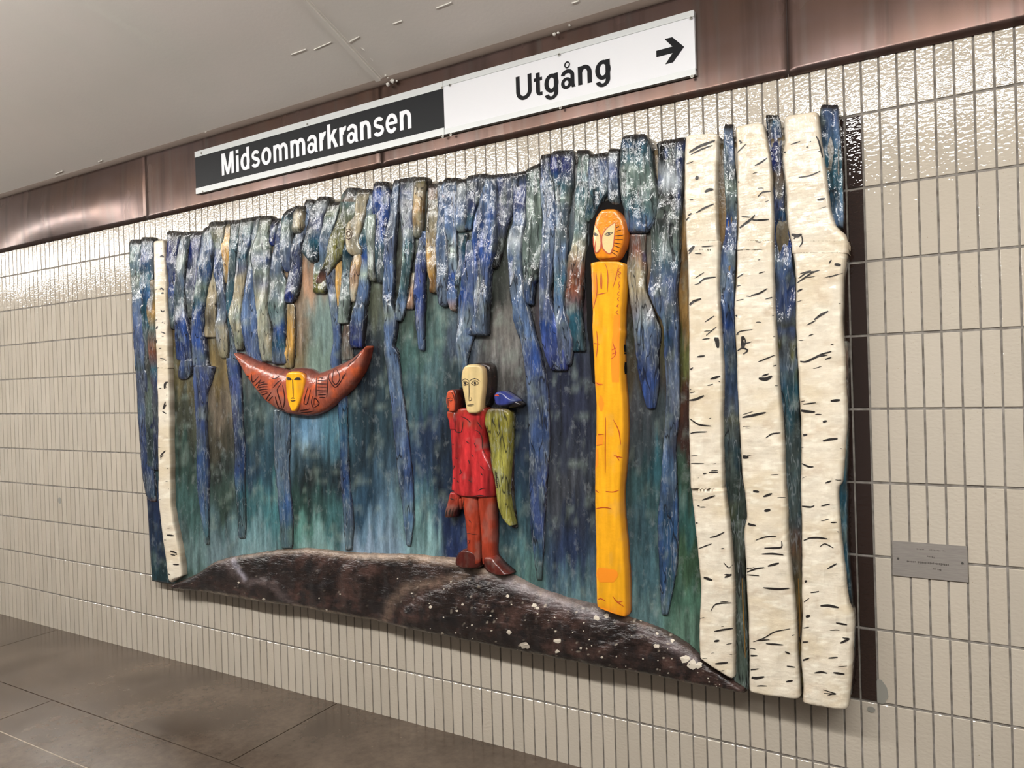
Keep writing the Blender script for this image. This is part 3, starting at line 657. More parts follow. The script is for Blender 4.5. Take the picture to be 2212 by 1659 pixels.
# ---- blue and grey carved trunks, left to right; df alternates
TR = [
 ('T1 565 80 165 T|700 85 165 G|900 95 168 g|1100 108 178 b|1300 116 184 B|1500 118 186 B|1650 118 192 T;B1 150 95 160 B|400 105 166 B|650 120 178 N|850 137 207 B|960 165 212 T|1000 190 214 r', .074, 1),
 ('T1 548 178 272 T|700 170 278 B|850 165 268 T|1000 180 244 T|1150 185 238 d|1400 190 242 D|1650 200 248 D;B1 300 158 206 G|600 168 206 d|780 180 206 d', .066, 1),
 ('T1 880 266 288 O|1000 242 292 Y|1150 228 292 O|1300 236 300 G|1500 244 304 r|1650 250 308 T;B1 230 203 244 N|500 188 246 N|650 185 246 N|790 192 246 N', .064, 0),
 ('T1 490/500 395 515 D|600 395 488 N|750 385 474 N|900 398 472 B|1050 405 470 B|1200 415 462 T|1310 414 440 D', .072, 1),
 ('T1 497 512 585 g|600 496 566 b|750 478 540 g|900 465 530 b|1050 450 525 T|1200 458 548 B|1400 465 582 B|1560 468 590 N;B1 60 386 466 B|150 368 442 d|188 374 402 D', .080, 1),
 ('T1 496 588 692 N|600 574 678 N|750 562 662 N|900 558 648 N|1000 560 640 d|1100 566 626 D|1215 576 606 D', .070, 1),
 ('T1 470/440 690 762 G|600 680 782 b|700 665 772 N|800 655 760 B|950 640 724 G|1100 620 704 T|1200 612 692 B|1350 610 692 B|1500 600 704 B|1620 596 720 B;B1 100 466 596 B|200 460 572 B|270 466 546 B|400 475 542 B|600 485 547 B|800 482 556 B|950 492 553 B|1100 515 551 b|1200 530 552 T|1290 543 553 D', .084, 1),
 ('T1 640 780 804 G|760 758 806 o|900 740 822 o|1100 712 806 o|1250 696 806 o|1380 690 806 o', .066, 0),
 ('T1 408 750 872 D|500 765 866 D|600 790 852 G|650 795 852 B|800 800 862 B|1000 818 882 b|1200 815 890 b|1300 808 892 o|1420 812 900 o|1560 836 890 Y', .082, 1),
 ('T1 402 872 940 o|500 860 938 O|600 862 932 O|750 868 922 O|870 880 915 O|925 893 908 Y', .070, 1),
 ('T1 398 942 1022 G|550 935 992 T|700 930 978 T|850 920 962 d|1000 902 946 T|1150 895 938 d|1280 900 936 T|1400 918 956 N|1560 922 986 b;B1 40 700 762 b|100 700 770 B|300 715 782 B|500 735 792 B|650 745 801 B|800 742 801 B|950 750 802 T|1100 766 806 d|1200 770 806 D|1246 771 804 D', .076, 1),
 ('T1 384/372 1022 1112 g|500 1018 1102 T|600 1010 1092 B|700 998 1066 T|850 980 1052 o|1000 960 1034 o|1200 932 1012 g|1300 956 1024 o|1400 968 1028 Y|1490 978 1020 G', .080, 1),
 ('T1 372/362 1112 1182 g|450 1102 1168 T|550 1096 1146 T|700 1066 1106 G|800 1052 1126 b|900 1036 1134 b|1000 1022 1136 b|1200 1010 1156 b|1400 1038 1182 B|1530 1076 1184 B|1610 1120 1190 b', .070, 1),
 ('T1 358 1182 1258 g|500 1150 1254 g|620 1118 1252 g|720 1104 1252 B|820 1130 1248 g|1000 1140 1242 o|1200 1160 1242 g|1400 1180 1262 o|1590 1192 1276 G', .086, 1),
 ('T1 386 1264 1334 N|500 1264 1322 N|600 1284 1306 N', .070, 1),
 ('T1 510 1254 1268 O|600 1254 1290 O|700 1258 1284 r', .060, 0),
 ('T1 386 1344 1394 D|450 1330 1384 N|600 1310 1374 B|700 1290 1374 b|820 1275 1364 b|900 1270 1392 G|1050 1265 1394 g|1150 1265 1394 T|1300 1298 1394 B|1450 1290 1394 T|1610 1285 1392 B', .076, 1),
 ('T1 318/272 1388 1488 K|360 1376 1464 T|450 1376 1458 g|600 1362 1444 b|700 1368 1436 B|820 1392 1430 N', .082, 1),
 ('T1 470 1500 1560 b|560 1462 1540 b|650 1446 1518 N|800 1428 1518 N|950 1410 1502 N|1050 1404 1466 N|1088 1412 1436 N', .078, 0),
 ('T1 272 1492 1556 o|350 1470 1550 o|430 1464 1538 o|495 1470 1510 D', .092, 1),
 ('T1 222 1578 1630 K|290 1560 1628 b|400 1546 1622 b|520 1512 1576 N', .072, 1),
 ('T1 192 1682 1756 K|260 1640 1750 W|350 1610 1724 N|450 1590 1712 N|560 1560 1692 T|650 1554 1672 d|745 1622 1662 D', .084, 1),
 ('T1 262/236 1740 1862 g|350 1722 1834 G|450 1702 1804 b|600 1690 1784 b|700 1664 1772 G|850 1652 1762 Y|1005 1642 1734 Y', .074, 1),
 ('T2 275 248 348 T|350 214 348 G|450 204 334 Y|550 188 322 Y|620 150 244 Y|720 110 240 Y|850 88 204 Y|960 44 130 D|1080 6 54 r', .086, 1),
 ('T2 285 372 444 o|400 355 424 o|500 332 408 o|600 256 392 o|700 250 356 o|780 268 384 o|840 300 384 o', .092, 1),
 ('T2 730 200 244 O|850 165 238 O|1000 158 226 O|1150 160 222 O|1285 180 216 O', .066, 0),
 ('T2 700 240 316 T|850 230 304 d|1000 220 292 T|1200 215 284 G|1420 188 270 g', .074, 0),
 ('T2 940 110 166 b|1050 105 162 N|1200 120 174 b|1330 135 190 b|1400 140 194 b|1560 148 198 b;B1 60 1385 1442 B|200 1410 1460 N|300 1430 1482 N|450 1440 1486 T|650 1448 1492 N|850 1450 1497 B|1000 1465 1516 B|1150 1470 1526 N|1250 1480 1521 T|1325 1487 1517 D', .072, 0),
 ('T2 790 342 388 o|900 314 388 O|1000 305 374 P|1150 300 352 o|1240 315 338 o', .080, 0),
 ('T2 300 452 506 G|400 428 496 b|550 400 476 g|700 385 446 T|850 380 444 B|1000 370 444 g|1100 360 444 b|1250 350 424 b|1350 320 414 b|1450 296 404 N|1630 300 392 N', .076, 1),
 ('T2 480 460 512 g|700 440 508 g|900 448 504 g|1060 470 502 Y', .084, 0),
 ('T2 222/228 512 606 K|300 496 646 B|400 494 644 B|500 500 628 B|650 504 604 B|800 500 592 T|950 510 588 d|1075 532 580 D', .078, 1),
 ('T2 210 668 716 b|300 660 704 b|450 630 694 b|600 605 684 b|800 590 664 V|1000 580 654 b|1200 588 644 b|1350 600 668 g|1450 590 672 b|1600 585 652 b;B1 0 1746 1816 b|250 1766 1842 b|500 1792 1878 V|800 1822 1908 B|1000 1847 1918 B|1150 1866 1916 B|1300 1883 1896 D', .082, 1),
 ('T2 205/182 708 846 K|300 720 844 N|450 718 836 W|600 730 834 N|700 748 834 T|850 750 824 G|1000 740 794 d|1100 735 784 T|1250 702 764 b|1400 672 724 b', .074, 1),
 ('T2 182 846 926 o|300 845 906 o|450 840 900 O|600 840 894 o|690 836 882 Y', .092, 1),
 ('T2 690 832 864 O|800 800 854 P|900 790 834 O|1000 790 844 o|1150 790 834 P|1300 782 832 D', .062, 0),
 ('T2 620 900 934 b|750 880 944 V|900 860 934 V|1050 850 918 V|1200 845 914 B|1350 850 908 V|1500 865 908 b|1650 882 906 b', .080, 0),
 ('T2 242 970 1040 D|350 960 1044 o|450 960 1040 o|600 955 1040 o|750 950 1034 O|900 960 1034 O|1000 970 1034 O|1050 985 1036 r|1160 976 1038 r', .076, 1),
 ('T2 218 1045 1090 W|300 1040 1104 b|450 1045 1104 b|600 1040 1104 b|800 1035 1114 b|1000 1040 1119 b|1150 1040 1114 b|1272 1056 1104 b', .088, 1),
 ('T2 192 1095 1208 D|250 1090 1196 b|400 1100 1194 b|600 1110 1198 b|800 1115 1198 g|1000 1120 1198 B|1200 1130 1198 b|1315 1162 1190 P', .078, 1),
 ('T2 198 1208 1280 D|260 1208 1284 W|400 1204 1284 b|550 1204 1280 b|640 1212 1250 G', .090, 1),
 ('T2 168/148 1290 1452 D|210 1288 1450 N|300 1288 1424 N|400 1280 1376 N|500 1270 1336 T|620 1258 1312 b', .086, 1),
 ('T2 700 1300 1372 B|850 1284 1368 B|1000 1260 1362 B|1200 1220 1360 B|1350 1210 1354 b|1500 1208 1350 b|1650 1208 1300 b;X 790 988 1004 T|840 990 1000 T', .072, 0),
 ('T2 160 1454 1536 b|250 1440 1536 b|400 1392 1534 b|500 1362 1534 B|700 1330 1534 B|850 1340 1508 B|1000 1352 1468 B|1200 1352 1456 b|1350 1350 1446 b|1522 1284 1444 b', .096, 1),
 ('T2 165/150 1530 1684 V|300 1530 1684 N|450 1530 1676 N|600 1530 1628 N|700 1530 1604 D|800 1506 1584 D|950 1464 1534 D', .080, 1),
 ('T2 150/130 1688 1794 G|250 1688 1794 B|400 1688 1786 N|550 1688 1784 b|700 1640 1764 W|850 1640 1744 b|1000 1650 1754 b|1200 1670 1784 b|1350 1692 1822 b|1500 1720 1852 b;X 760 1126 1160 B|850 1132 1176 B|950 1136 1180 b|1000 1136 1176 B|1119 1139 1168 V|1179 1145 1166 N|1258 1155 1161 d', .086, 1),
 ('T2 118/70 1800 1914 G|250 1798 1922 G|400 1790 1924 g|550 1788 1928 G|700 1768 1930 G|850 1768 1924 G|1000 1762 1904 D|1100 1784 1864 B|1260 1800 1850 b', .076, 1),
 ('T3 268/258 398 492 K|350 398 492 N|500 400 514 b|700 408 544 b|900 420 562 b|1100 408 544 b|1300 398 522 B|1500 390 502 B|1640 396 484 V;X 700 1166 1202 B|760 1174 1216 V|802 1188 1220 N', .082, 1),
 ('T3 226/214 504 700 K|280 498 706 N|400 500 706 N|550 538 704 T|700 556 684 G|900 558 656 b|1100 556 652 b|1300 540 644 b|1500 540 642 T;X 660 1196 1216 b|730 1200 1232 V|790 1206 1226 N', .088, 1),
 ('T3 222 752 880 K|300 772 886 G|450 758 884 G|600 748 884 T|800 738 866 G|1000 738 856 G|1200 700 846 o|1400 644 834 r|1600 640 812 r;X 680 1220 1252 T|760 1232 1260 T', .078, 1),
 ('T3 262/232 886 1078 K|310 878 1076 B|450 878 1066 b|600 880 1064 T|700 880 1010 d|820 850 950 d|920 846 890 G', .084, 1),
 ('T3 206 1086 1178 K|270 1084 1170 W|400 1080 1168 B|550 1080 1174 b|690 1082 1188 d|760 1150 1210 K', .080, 1),
 ('T3 70/45 1216 1440 K|110 1206 1470 T|200 1194 1494 T|400 1184 1514 G|600 1190 1552 G|800 1228 1556 T|950 1250 1506 b|1030 1280 1440 b', .096, 1),
 ('T3 140/84 1560 1842 K|200 1570 1836 D|300 1584 1826 D|500 1566 1806 W|650 1556 1804 D|900 1504 1786 D|1100 1500 1784 G|1300 1506 1774 T|1500 1488 1754 B|1640 1480 1744 B;P7 0 530 606 b|150 538 604 B|300 545 606 b|450 540 602 b|600 530 586 b|800 515 592 B|1000 500 596 B|1200 508 592 B|1350 515 566 B|1460 522 544 b', .082, 1),
 ('T3 1030 1300 1444 r|1200 1290 1434 r|1400 1270 1444 o|1600 1288 1444 o;P7 20 386 512 b|150 396 504 B|300 420 504 B|425 452 486 B', .074, 0),
 ('B1 380 1010 1112 b|600 1014 1110 b|750 1022 1104 b|900 1038 1112 B|1100 1050 1130 B|1200 1058 1130 d|1310 1064 1126 T', .066, 0),
 ('T1 1085 1420 1468 o|1300 1402 1482 O|1500 1404 1474 O|1645 1400 1462 Y', .062, 0),
 ('T2 1400 192 290 i|1520 198 300 i|1660 204 312 i;X 778 736 762 h', .060, 0),
 ('T2 640 1206 1304 T|760 1206 1292 T|900 1204 1276 B|1050 1202 1252 T|1250 1200 1224 G', .068, 0),
 # narrow trunks between the birches
 ('R3 812 278 322 b|1000 272 336 b|1200 282 350 g|1400 288 350 B|1600 272 350 N;R7 60 270 350 N|200 246 342 b|400 244 334 b|600 252 332 B|800 258 348 d|1000 258 358 N|1200 252 364 Y|1400 262 374 T|1600 266 386 D;R8 100 244 372 D|230 258 374 D|480 296 362 D|700 300 368 G|1000 296 380 G|1215 308 384 G', .066, 1),
 ('R3 752 543 618 T|900 556 636 N|1050 576 640 N|1200 586 656 b|1350 592 656 N|1580 586 704 B;R7 60 582 696 N|200 588 706 b|400 596 730 B|600 602 730 D|800 608 740 Y|1000 626 744 T|1200 636 754 T|1400 652 764 T|1600 660 760 T;R8 80 600 688 T|200 608 690 T|400 622 690 r|600 638 696 Y|800 662 700 O|1200 678 702 Y', .066, 1),
 ('R3 686 893 998 b|800 888 1003 b|1000 908 1018 T|1200 938 1028 T|1400 968 1032 b|1455 988 1028 N', .066, 1),
]
tr = []
for i_, (sp_, df_, tp_) in enumerate(TR):
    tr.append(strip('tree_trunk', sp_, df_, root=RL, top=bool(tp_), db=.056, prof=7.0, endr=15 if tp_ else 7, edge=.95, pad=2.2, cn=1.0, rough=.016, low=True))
tr[6]['label'] = 'long slender blue trunk right of the small birch'; tr[32]['label'] = 'tall violet blue trunk right of the winged figure'
tr[42]['label'] = 'blue trunk cut off as a stump above the standing figure'; tr[44]['label'] = 'long blue trunk between the standing figure and the yellow post'
tr[51]['label'] = 'broad grey green trunk above the yellow post figure'; tr[24]['label'] = 'pale branch with a carved knot'; tr[52]['label'] = 'tall dark trunk ending in blue, right of yellow post'
lines('ochre_edge', tr[-3], 'R8', [[(352, 560), (358, 750), (366, 900), (370, 1020)]], 1.9, M_ochre, RL)
lines('ochre_edge', tr[-2], 'R8', [[(676, 560), (682, 680), (686, 800), (684, 900)]], 2.2, M_ochre, RL)
# carved knot on the pale branch
lines('knot_ring', tr[24], 'T2', [ell(288, 655, 30, 45), ell(288, 652, 16, 24)], 1.6, M_inkbrown, RL)

# ---- birches
def birch(spec, df, label, marks, seedv, ext, root=RL):
    def cf(px, py, U, t, sd):
        n1 = fbm(px*.03+sd, py*.05+sd, 4); n2 = fbm(px*.012+sd, py*.02, 3); n3 = fbm(px*.05+sd, py*.16, 3)
        c = np.zeros(px.shape+(3,))+LP['c']; c = c+(LP['C']-c)*np.clip((n2-.4)*3, 0, 1)[..., None]; c = c+(lin((196, 178, 154))-c)*np.clip((n1-.58)*3, 0, .7)[..., None]
        c = c+(lin((236, 230, 212))-c)*np.clip((n3-.55)*3, 0, .8)[..., None]
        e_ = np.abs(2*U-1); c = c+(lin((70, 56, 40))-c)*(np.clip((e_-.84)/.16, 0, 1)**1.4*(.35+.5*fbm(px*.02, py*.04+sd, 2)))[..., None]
        return c
    o = strip('birch_trunk', spec, df, .075, .03, root=root, material=M_birch, prof=4.0, endr=6, wob=1.0, rough=.008, edge=0, colfn=cf, label=label, step=3.6)
    rr = random.Random(seedv); parts = []
    for (c, pts, w0) in marks: parts.append(ribbon(o, cr(c, pts), w0, .0014))
    (ya, yb, nmk, sc_, fx) = ext
    for i_ in range(nmk):
        y_ = rr.uniform(ya, yb); xl_, xr_ = fx(y_); wd = xr_-xl_
        side = rr.random()
        if side < .34: x_ = xl_+2; ln_ = wd*rr.uniform(.04, .22)
        elif side < .68: ln_ = wd*rr.uniform(.04, .22); x_ = xr_-2-ln_
        else: ln_ = wd*rr.uniform(.04, .24); x_ = xl_+rr.uniform(.1, .85)*(wd-ln_)
        slope = rr.uniform(-.42, .02)+.18*(y_/1659-.2)
        n_ = 4; pts = [(x_+ln_*k_/(n_-1), y_+slope*ln_*k_/(n_-1)+rr.uniform(-1, 1)*sc_*.6) for k_ in range(n_)]
        parts.append(ribbon(o, pts, rr.uniform(.6, 1.9)*sc_, .0014))
    v_, f_ = join(parts); put('bark_mark', v_, f_, M_bark, parent=o, root=root, kind='stuff', label='black bark scars of the birch')
    return o
def fxi(tab):
    y_, a, b = zip(*tab); return lambda y: (float(np.interp(y, y_, a)), float(np.interp(y, y_, b)))
LB = 'T1 552/545 277 362 c|700 280 373 c|900 284 382 c|1100 288 386 c|1300 293 394 c|1500 300 400 c|1640 304 408 c;B1 60 238 312 c|200 240 318 c|400 244 323 c|600 243 324 c|800 245 327 c|1000 248 330 c|1150 264 352 c|1280 284 380 c|1400 300 400 c|1480 308 405 c|1540/1492 317 398 c'
mk_s = [('T1', [(340, 690), (355, 682), (372, 692)], 4), ('T1', [(338, 970), (352, 958), (372, 975)], 3), ('T1', [(350, 1000), (372, 1000)], 3), ('T1', [(345, 1140), (358, 1160), (378, 1150)], 2.4), ('T1', [(305, 1320), (318, 1280)], 3), ('T1', [(310, 1425), (312, 1400)], 2),
        ('T1', [(345, 1330), (385, 1345)], 2), ('T1', [(340, 1555), (385, 1565)], 2), ('B1', [(295, 245), (298, 210), (315, 200)], 4), ('B1', [(300, 330), (285, 380), (305, 350)], 2.6), ('B1', [(280, 395), (305, 410)], 2), ('B1', [(265, 690), (300, 655)], 2.4),
        ('B1', [(265, 700), (285, 688)], 2), ('B1', [(310, 1215), (355, 1220)], 3), ('B1', [(330, 1320), (375, 1335)], 3), ('B1', [(335, 1345), (365, 1350)], 2), ('B1', [(280, 1310), (300, 1318)], 2), ('B1', [(350, 1410), (390, 1412)], 2.4), ('B1', [(310, 1470), (330, 1478)], 2), ('B1', [(345, 1515), (375, 1500)], 2.6)]
birch(LB, .088, 'slim pale birch trunk at the left end of the relief', mk_s, 3, (530, 1240, 30, .75, fxi([(520, 330, 352), (800, 337, 363), (1100, 342, 368), (1150, 350, 380), (1250, 362, 390)])))
B1s = 'R3 862/845 20 234 c|1000 14 226 c|1300 14 222 c|1600 25 236 c;R7 60 24 240 c|300 36 232 c|600 40 246 c|900 40 263 c|1200 38 256 c|1500 48 262 c|1640 52 264 c;R8 60 52 246 c|300 76 276 c|600 106 300 c|800 98 302 c|980 98 304 c|1025/1165 104 303 c'
m1 = [('R3', [(50, 975), (120, 935), (215, 900)], 4.5), ('R3', [(60, 990), (130, 955), (200, 930)], 2.5), ('R3', [(95, 1150), (105, 1128)], 6), ('R3', [(150, 1230), (175, 1215), (205, 1212)], 5), ('R3', [(95, 1362), (150, 1330), (210, 1305)], 3), ('R3', [(45, 1380), (65, 1365)], 3), ('R3', [(20, 1420), (50, 1390)], 2.5),
      ('R3', [(48, 1625), (85, 1575)], 3), ('R7', [(45, 128), (80, 92)], 3), ('R7', [(130, 98), (205, 92)], 2), ('R7', [(108, 335), (150, 302), (220, 292)], 3), ('R7', [(85, 300), (145, 262)], 1.6), ('R7', [(35, 490), (75, 450), (128, 430)], 4), ('R7', [(150, 580), (210, 540)], 2), ('R7', [(158, 665), (225, 610)], 2),
      ('R7', [(215, 700), (225, 680), (235, 745)], 7), ('R7', [(100, 802), (150, 795)], 3), ('R7', [(40, 900), (75, 870)], 3), ('R7', [(185, 945), (250, 925)], 4), ('R7', [(50, 1080), (90, 1075), (145, 1050)], 4), ('R7', [(48, 1295), (90, 1285), (165, 1282)], 2.4), ('R7', [(50, 1195), (110, 1235), (190, 1245)], 2.6), ('R7', [(175, 1540), (235, 1540)], 3),
      ('R7', [(48, 1485), (145, 1485)], 1.8), ('R8', [(120, 108), (195, 82)], 3), ('R8', [(65, 240), (95, 240)], 3), ('R8', [(165, 325), (205, 315), (250, 292)], 2.6), ('R8', [(100, 388), (175, 360)], 2), ('R8', [(130, 555), (180, 572)], 4.4), ('R8', [(250, 555), (300, 535)], 4), ('R8', [(170, 750), (200, 710), (290, 702)], 2.2), ('R8', [(190, 868), (240, 858), (300, 850)], 3),
      ('R8', [(190, 925), (220, 920)], 4), ('R8', [(195, 1055), (270, 1048)], 3.4), ('R8', [(95, 880), (115, 882)], 4), ('R8', [(245, 470), (275, 500), (300, 480)], 2)]
birch(B1s, .100, 'thick birch trunk, leftmost of the three big birches', m1, 5, (300, 1450, 30, 1.1, fxi([(290, 1480, 1548), (700, 1486, 1556), (1000, 1490, 1560), (1150, 1502, 1575), (1300, 1510, 1584), (1420, 1512, 1584), (1470, 1560, 1584)])))
B2s = 'R3 802/774 340 520 c|850 340 534 c|1000 348 562 c|1200 350 576 c|1400 355 582 c|1600 347 583 c;R7 60 348 583 c|300 344 586 c|500 330 592 c|800 345 612 c|1000 350 622 c|1200 360 642 c|1400 372 652 c|1600 384 660 c;R8 60 360 604 c|200 370 612 c|300 356 612 c|500 364 632 c|800 380 662 c|1000 384 670 c|1150 384 684 c|1228/1272 386 690 c'
m2 = [('R3', [(370, 900), (385, 912), (375, 918)], 3), ('R3', [(350, 985), (415, 920)], 2), ('R3', [(470, 1060), (510, 1040), (550, 1010)], 3), ('R3', [(345, 1180), (370, 1160)], 3), ('R3', [(490, 1260), (520, 1230), (580, 1225)], 2.6), ('R3', [(365, 1465), (410, 1430), (450, 1400), (470, 1375)], 4), ('R3', [(440, 1400), (475, 1410), (560, 1405)], 3), ('R3', [(385, 1385), (440, 1390)], 2),
      ('R7', [(445, 410), (500, 395), (550, 365)], 3), ('R7', [(355, 298), (398, 270)], 2.2), ('R7', [(380, 345), (345, 352)], 2), ('R7', [(340, 720), (365, 645), (455, 628)], 2), ('R7', [(390, 670), (398, 700), (392, 745)], 8), ('R7', [(358, 765), (390, 745), (425, 762), (395, 785)], 3), ('R7', [(490, 835), (540, 815), (600, 790)], 2.2), ('R7', [(495, 940), (540, 945), (580, 925)], 6), ('R7', [(515, 925), (560, 910)], 3),
      ('R7', [(390, 1190), (440, 1180), (540, 1158)], 4), ('R7', [(540, 1320), (580, 1295), (635, 1288)], 2.4), ('R7', [(380, 1440), (430, 1445)], 6), ('R7', [(340, 510), (355, 545)], 4), ('R8', [(475, 88), (525, 70)], 4), ('R8', [(415, 55), (450, 60)], 4), ('R8', [(480, 170), (515, 163)], 5), ('R8', [(365, 235), (400, 250), (430, 255)], 4), ('R8', [(430, 340), (490, 320), (550, 318)], 2),
      ('R8', [(480, 385), (530, 385), (580, 380), (580, 345)], 3), ('R8', [(465, 420), (530, 418), (590, 425)], 3), ('R8', [(380, 525), (430, 505), (480, 498)], 3), ('R8', [(500, 490), (565, 472)], 4), ('R8', [(380, 540), (450, 545)], 2), ('R8', [(475, 615), (560, 622), (625, 618)], 3.4), ('R8', [(415, 928), (480, 905), (540, 870), (630, 852)], 2), ('R8', [(440, 920), (510, 915)], 2), ('R8', [(490, 938), (590, 946)], 3), ('R8', [(600, 985), (630, 998)], 3),
      ('R8', [(385, 1128), (430, 1138), (480, 1130)], 4.5), ('R8', [(605, 1160), (645, 1152)], 3.4), ('R8', [(375, 1008), (440, 1008)], 3), ('R8', [(610, 1068), (660, 1075)], 2.4), ('R8', [(370, 835), (380, 828)], 5), ('R8', [(370, 745), (385, 742)], 3)]
birch(B2s, .104, 'thick birch trunk, middle one of the three big birches', m2, 8, (290, 1490, 28, 1.1, fxi([(270, 1588, 1650), (500, 1590, 1668), (800, 1588, 1680), (1000, 1602, 1695), (1250, 1608, 1710), (1500, 1618, 1728)])))
B3s = 'R3 742/702 648 872 c|820 650 884 c|900 652 892 c|1000 640 908 c|1200 662 934 c|1350 668 956 c|1440 674 990 c|1495 684 1046 c|1560 694 1062 c|1620 700 1064 c;R7 60 698 1066 c|140 706 1058 c|300 724 1032 c|600 724 1028 c|800 734 1046 c|1000 744 1050 c|1200 754 1060 c|1400 760 1044 c|1600 756 1030 c;R8 60 686 908 c|300 690 922 c|500 690 944 c|700 690 966 c|790 694 996 c|1000 684 990 c|1200 698 978 c|1292/1334 694 962 c'
m3 = [('R3', [(860, 870), (880, 905), (905, 1010)], 3), ('R3', [(648, 1000), (665, 970)], 3), ('R3', [(700, 925), (760, 905)], 2), ('R3', [(750, 1135), (820, 1125), (890, 1095)], 2.4), ('R3', [(870, 1280), (920, 1270)], 4), ('R3', [(705, 1500), (740, 1510), (770, 1500)], 6), ('R3', [(770, 1510), (775, 1550), (755, 1580)], 2.4), ('R3', [(720, 1530), (740, 1500)], 3),
      ('R7', [(945, 205), (960, 182)], 2.6), ('R7', [(980, 210), (1020, 215)], 5), ('R7', [(740, 330), (790, 295), (840, 262), (885, 248)], 3), ('R7', [(750, 300), (800, 265), (850, 255)], 2.4), ('R7', [(760, 270), (830, 250)], 2), ('R7', [(730, 390), (775, 368)], 3), ('R7', [(850, 565), (890, 535), (940, 510)], 4), ('R7', [(800, 600), (860, 570)], 2), ('R7', [(945, 292), (1010, 272)], 2), ('R7', [(735, 825), (790, 835), (840, 815), (900, 785), (960, 768)], 3.6), ('R7', [(880, 800), (935, 790)], 2.4), ('R7', [(920, 818), (960, 805)], 2.4),
      ('R7', [(955, 1085), (1015, 1078)], 4.5), ('R7', [(740, 1140), (790, 1150), (855, 1155)], 4.4), ('R7', [(780, 1105), (860, 1095)], 2), ('R7', [(905, 1220), (930, 1212)], 4), ('R7', [(755, 1310), (805, 1298)], 4), ('R7', [(905, 1340), (950, 1330), (1000, 1325)], 4), ('R7', [(770, 1485), (815, 1505), (845, 1505)], 3), ('R7', [(920, 1610), (960, 1595)], 3), ('R8', [(690, 142), (750, 148), (770, 138)], 3), ('R8', [(810, 142), (860, 130)], 2.6), ('R8', [(730, 328), (790, 325), (845, 332)], 3),
      ('R8', [(800, 380), (830, 360), (880, 385)], 2), ('R8', [(845, 505), (900, 475)], 3), ('R8', [(805, 720), (850, 718), (910, 730)], 4.5), ('R8', [(720, 782), (745, 778)], 5), ('R8', [(895, 818), (960, 830)], 3), ('R8', [(690, 1040), (740, 1022)], 3), ('R8', [(850, 1022), (905, 1018)], 2.6), ('R8', [(770, 1108), (810, 1102), (845, 1110)], 3), ('R8', [(880, 1106), (945, 1115)], 3.6), ('R8', [(820, 1205), (895, 1230), (825, 1225)], 2), ('R8', [(920, 935), (975, 910)], 4), ('R8', [(690, 930), (735, 928)], 2.6), ('R8', [(865, 238), (900, 236)], 2.4), ('R8', [(715, 575), (725, 582)], 5), ('R8', [(740, 675), (700, 705)], 1.6)]
birch(B3s, .108, 'thickest birch trunk with a knobbly bump, at the right end', m3, 13, (280, 1520, 32, 1.1, fxi([(250, 1692, 1766), (480, 1700, 1790), (560, 1710, 1826), (700, 1718, 1815), (1000, 1726, 1822), (1300, 1732, 1840), (1520, 1734, 1828)])))
# greenish side board behind the third birch
strip('side_board', 'R7 700 1010 1062 i|900 1010 1064 h|1200 1010 1068 h|1400 1000 1062 G|1600 992 1056 T;R8 60 890 958 T|300 900 956 T|500 915 970 T|700 935 990 D|850 960 1004 i|1050 960 998 i|1240 955 984 i', .075, .06, .01, root=RL, prof=5, endr=4, edge=.3, label='dark green board edge behind the right birch')

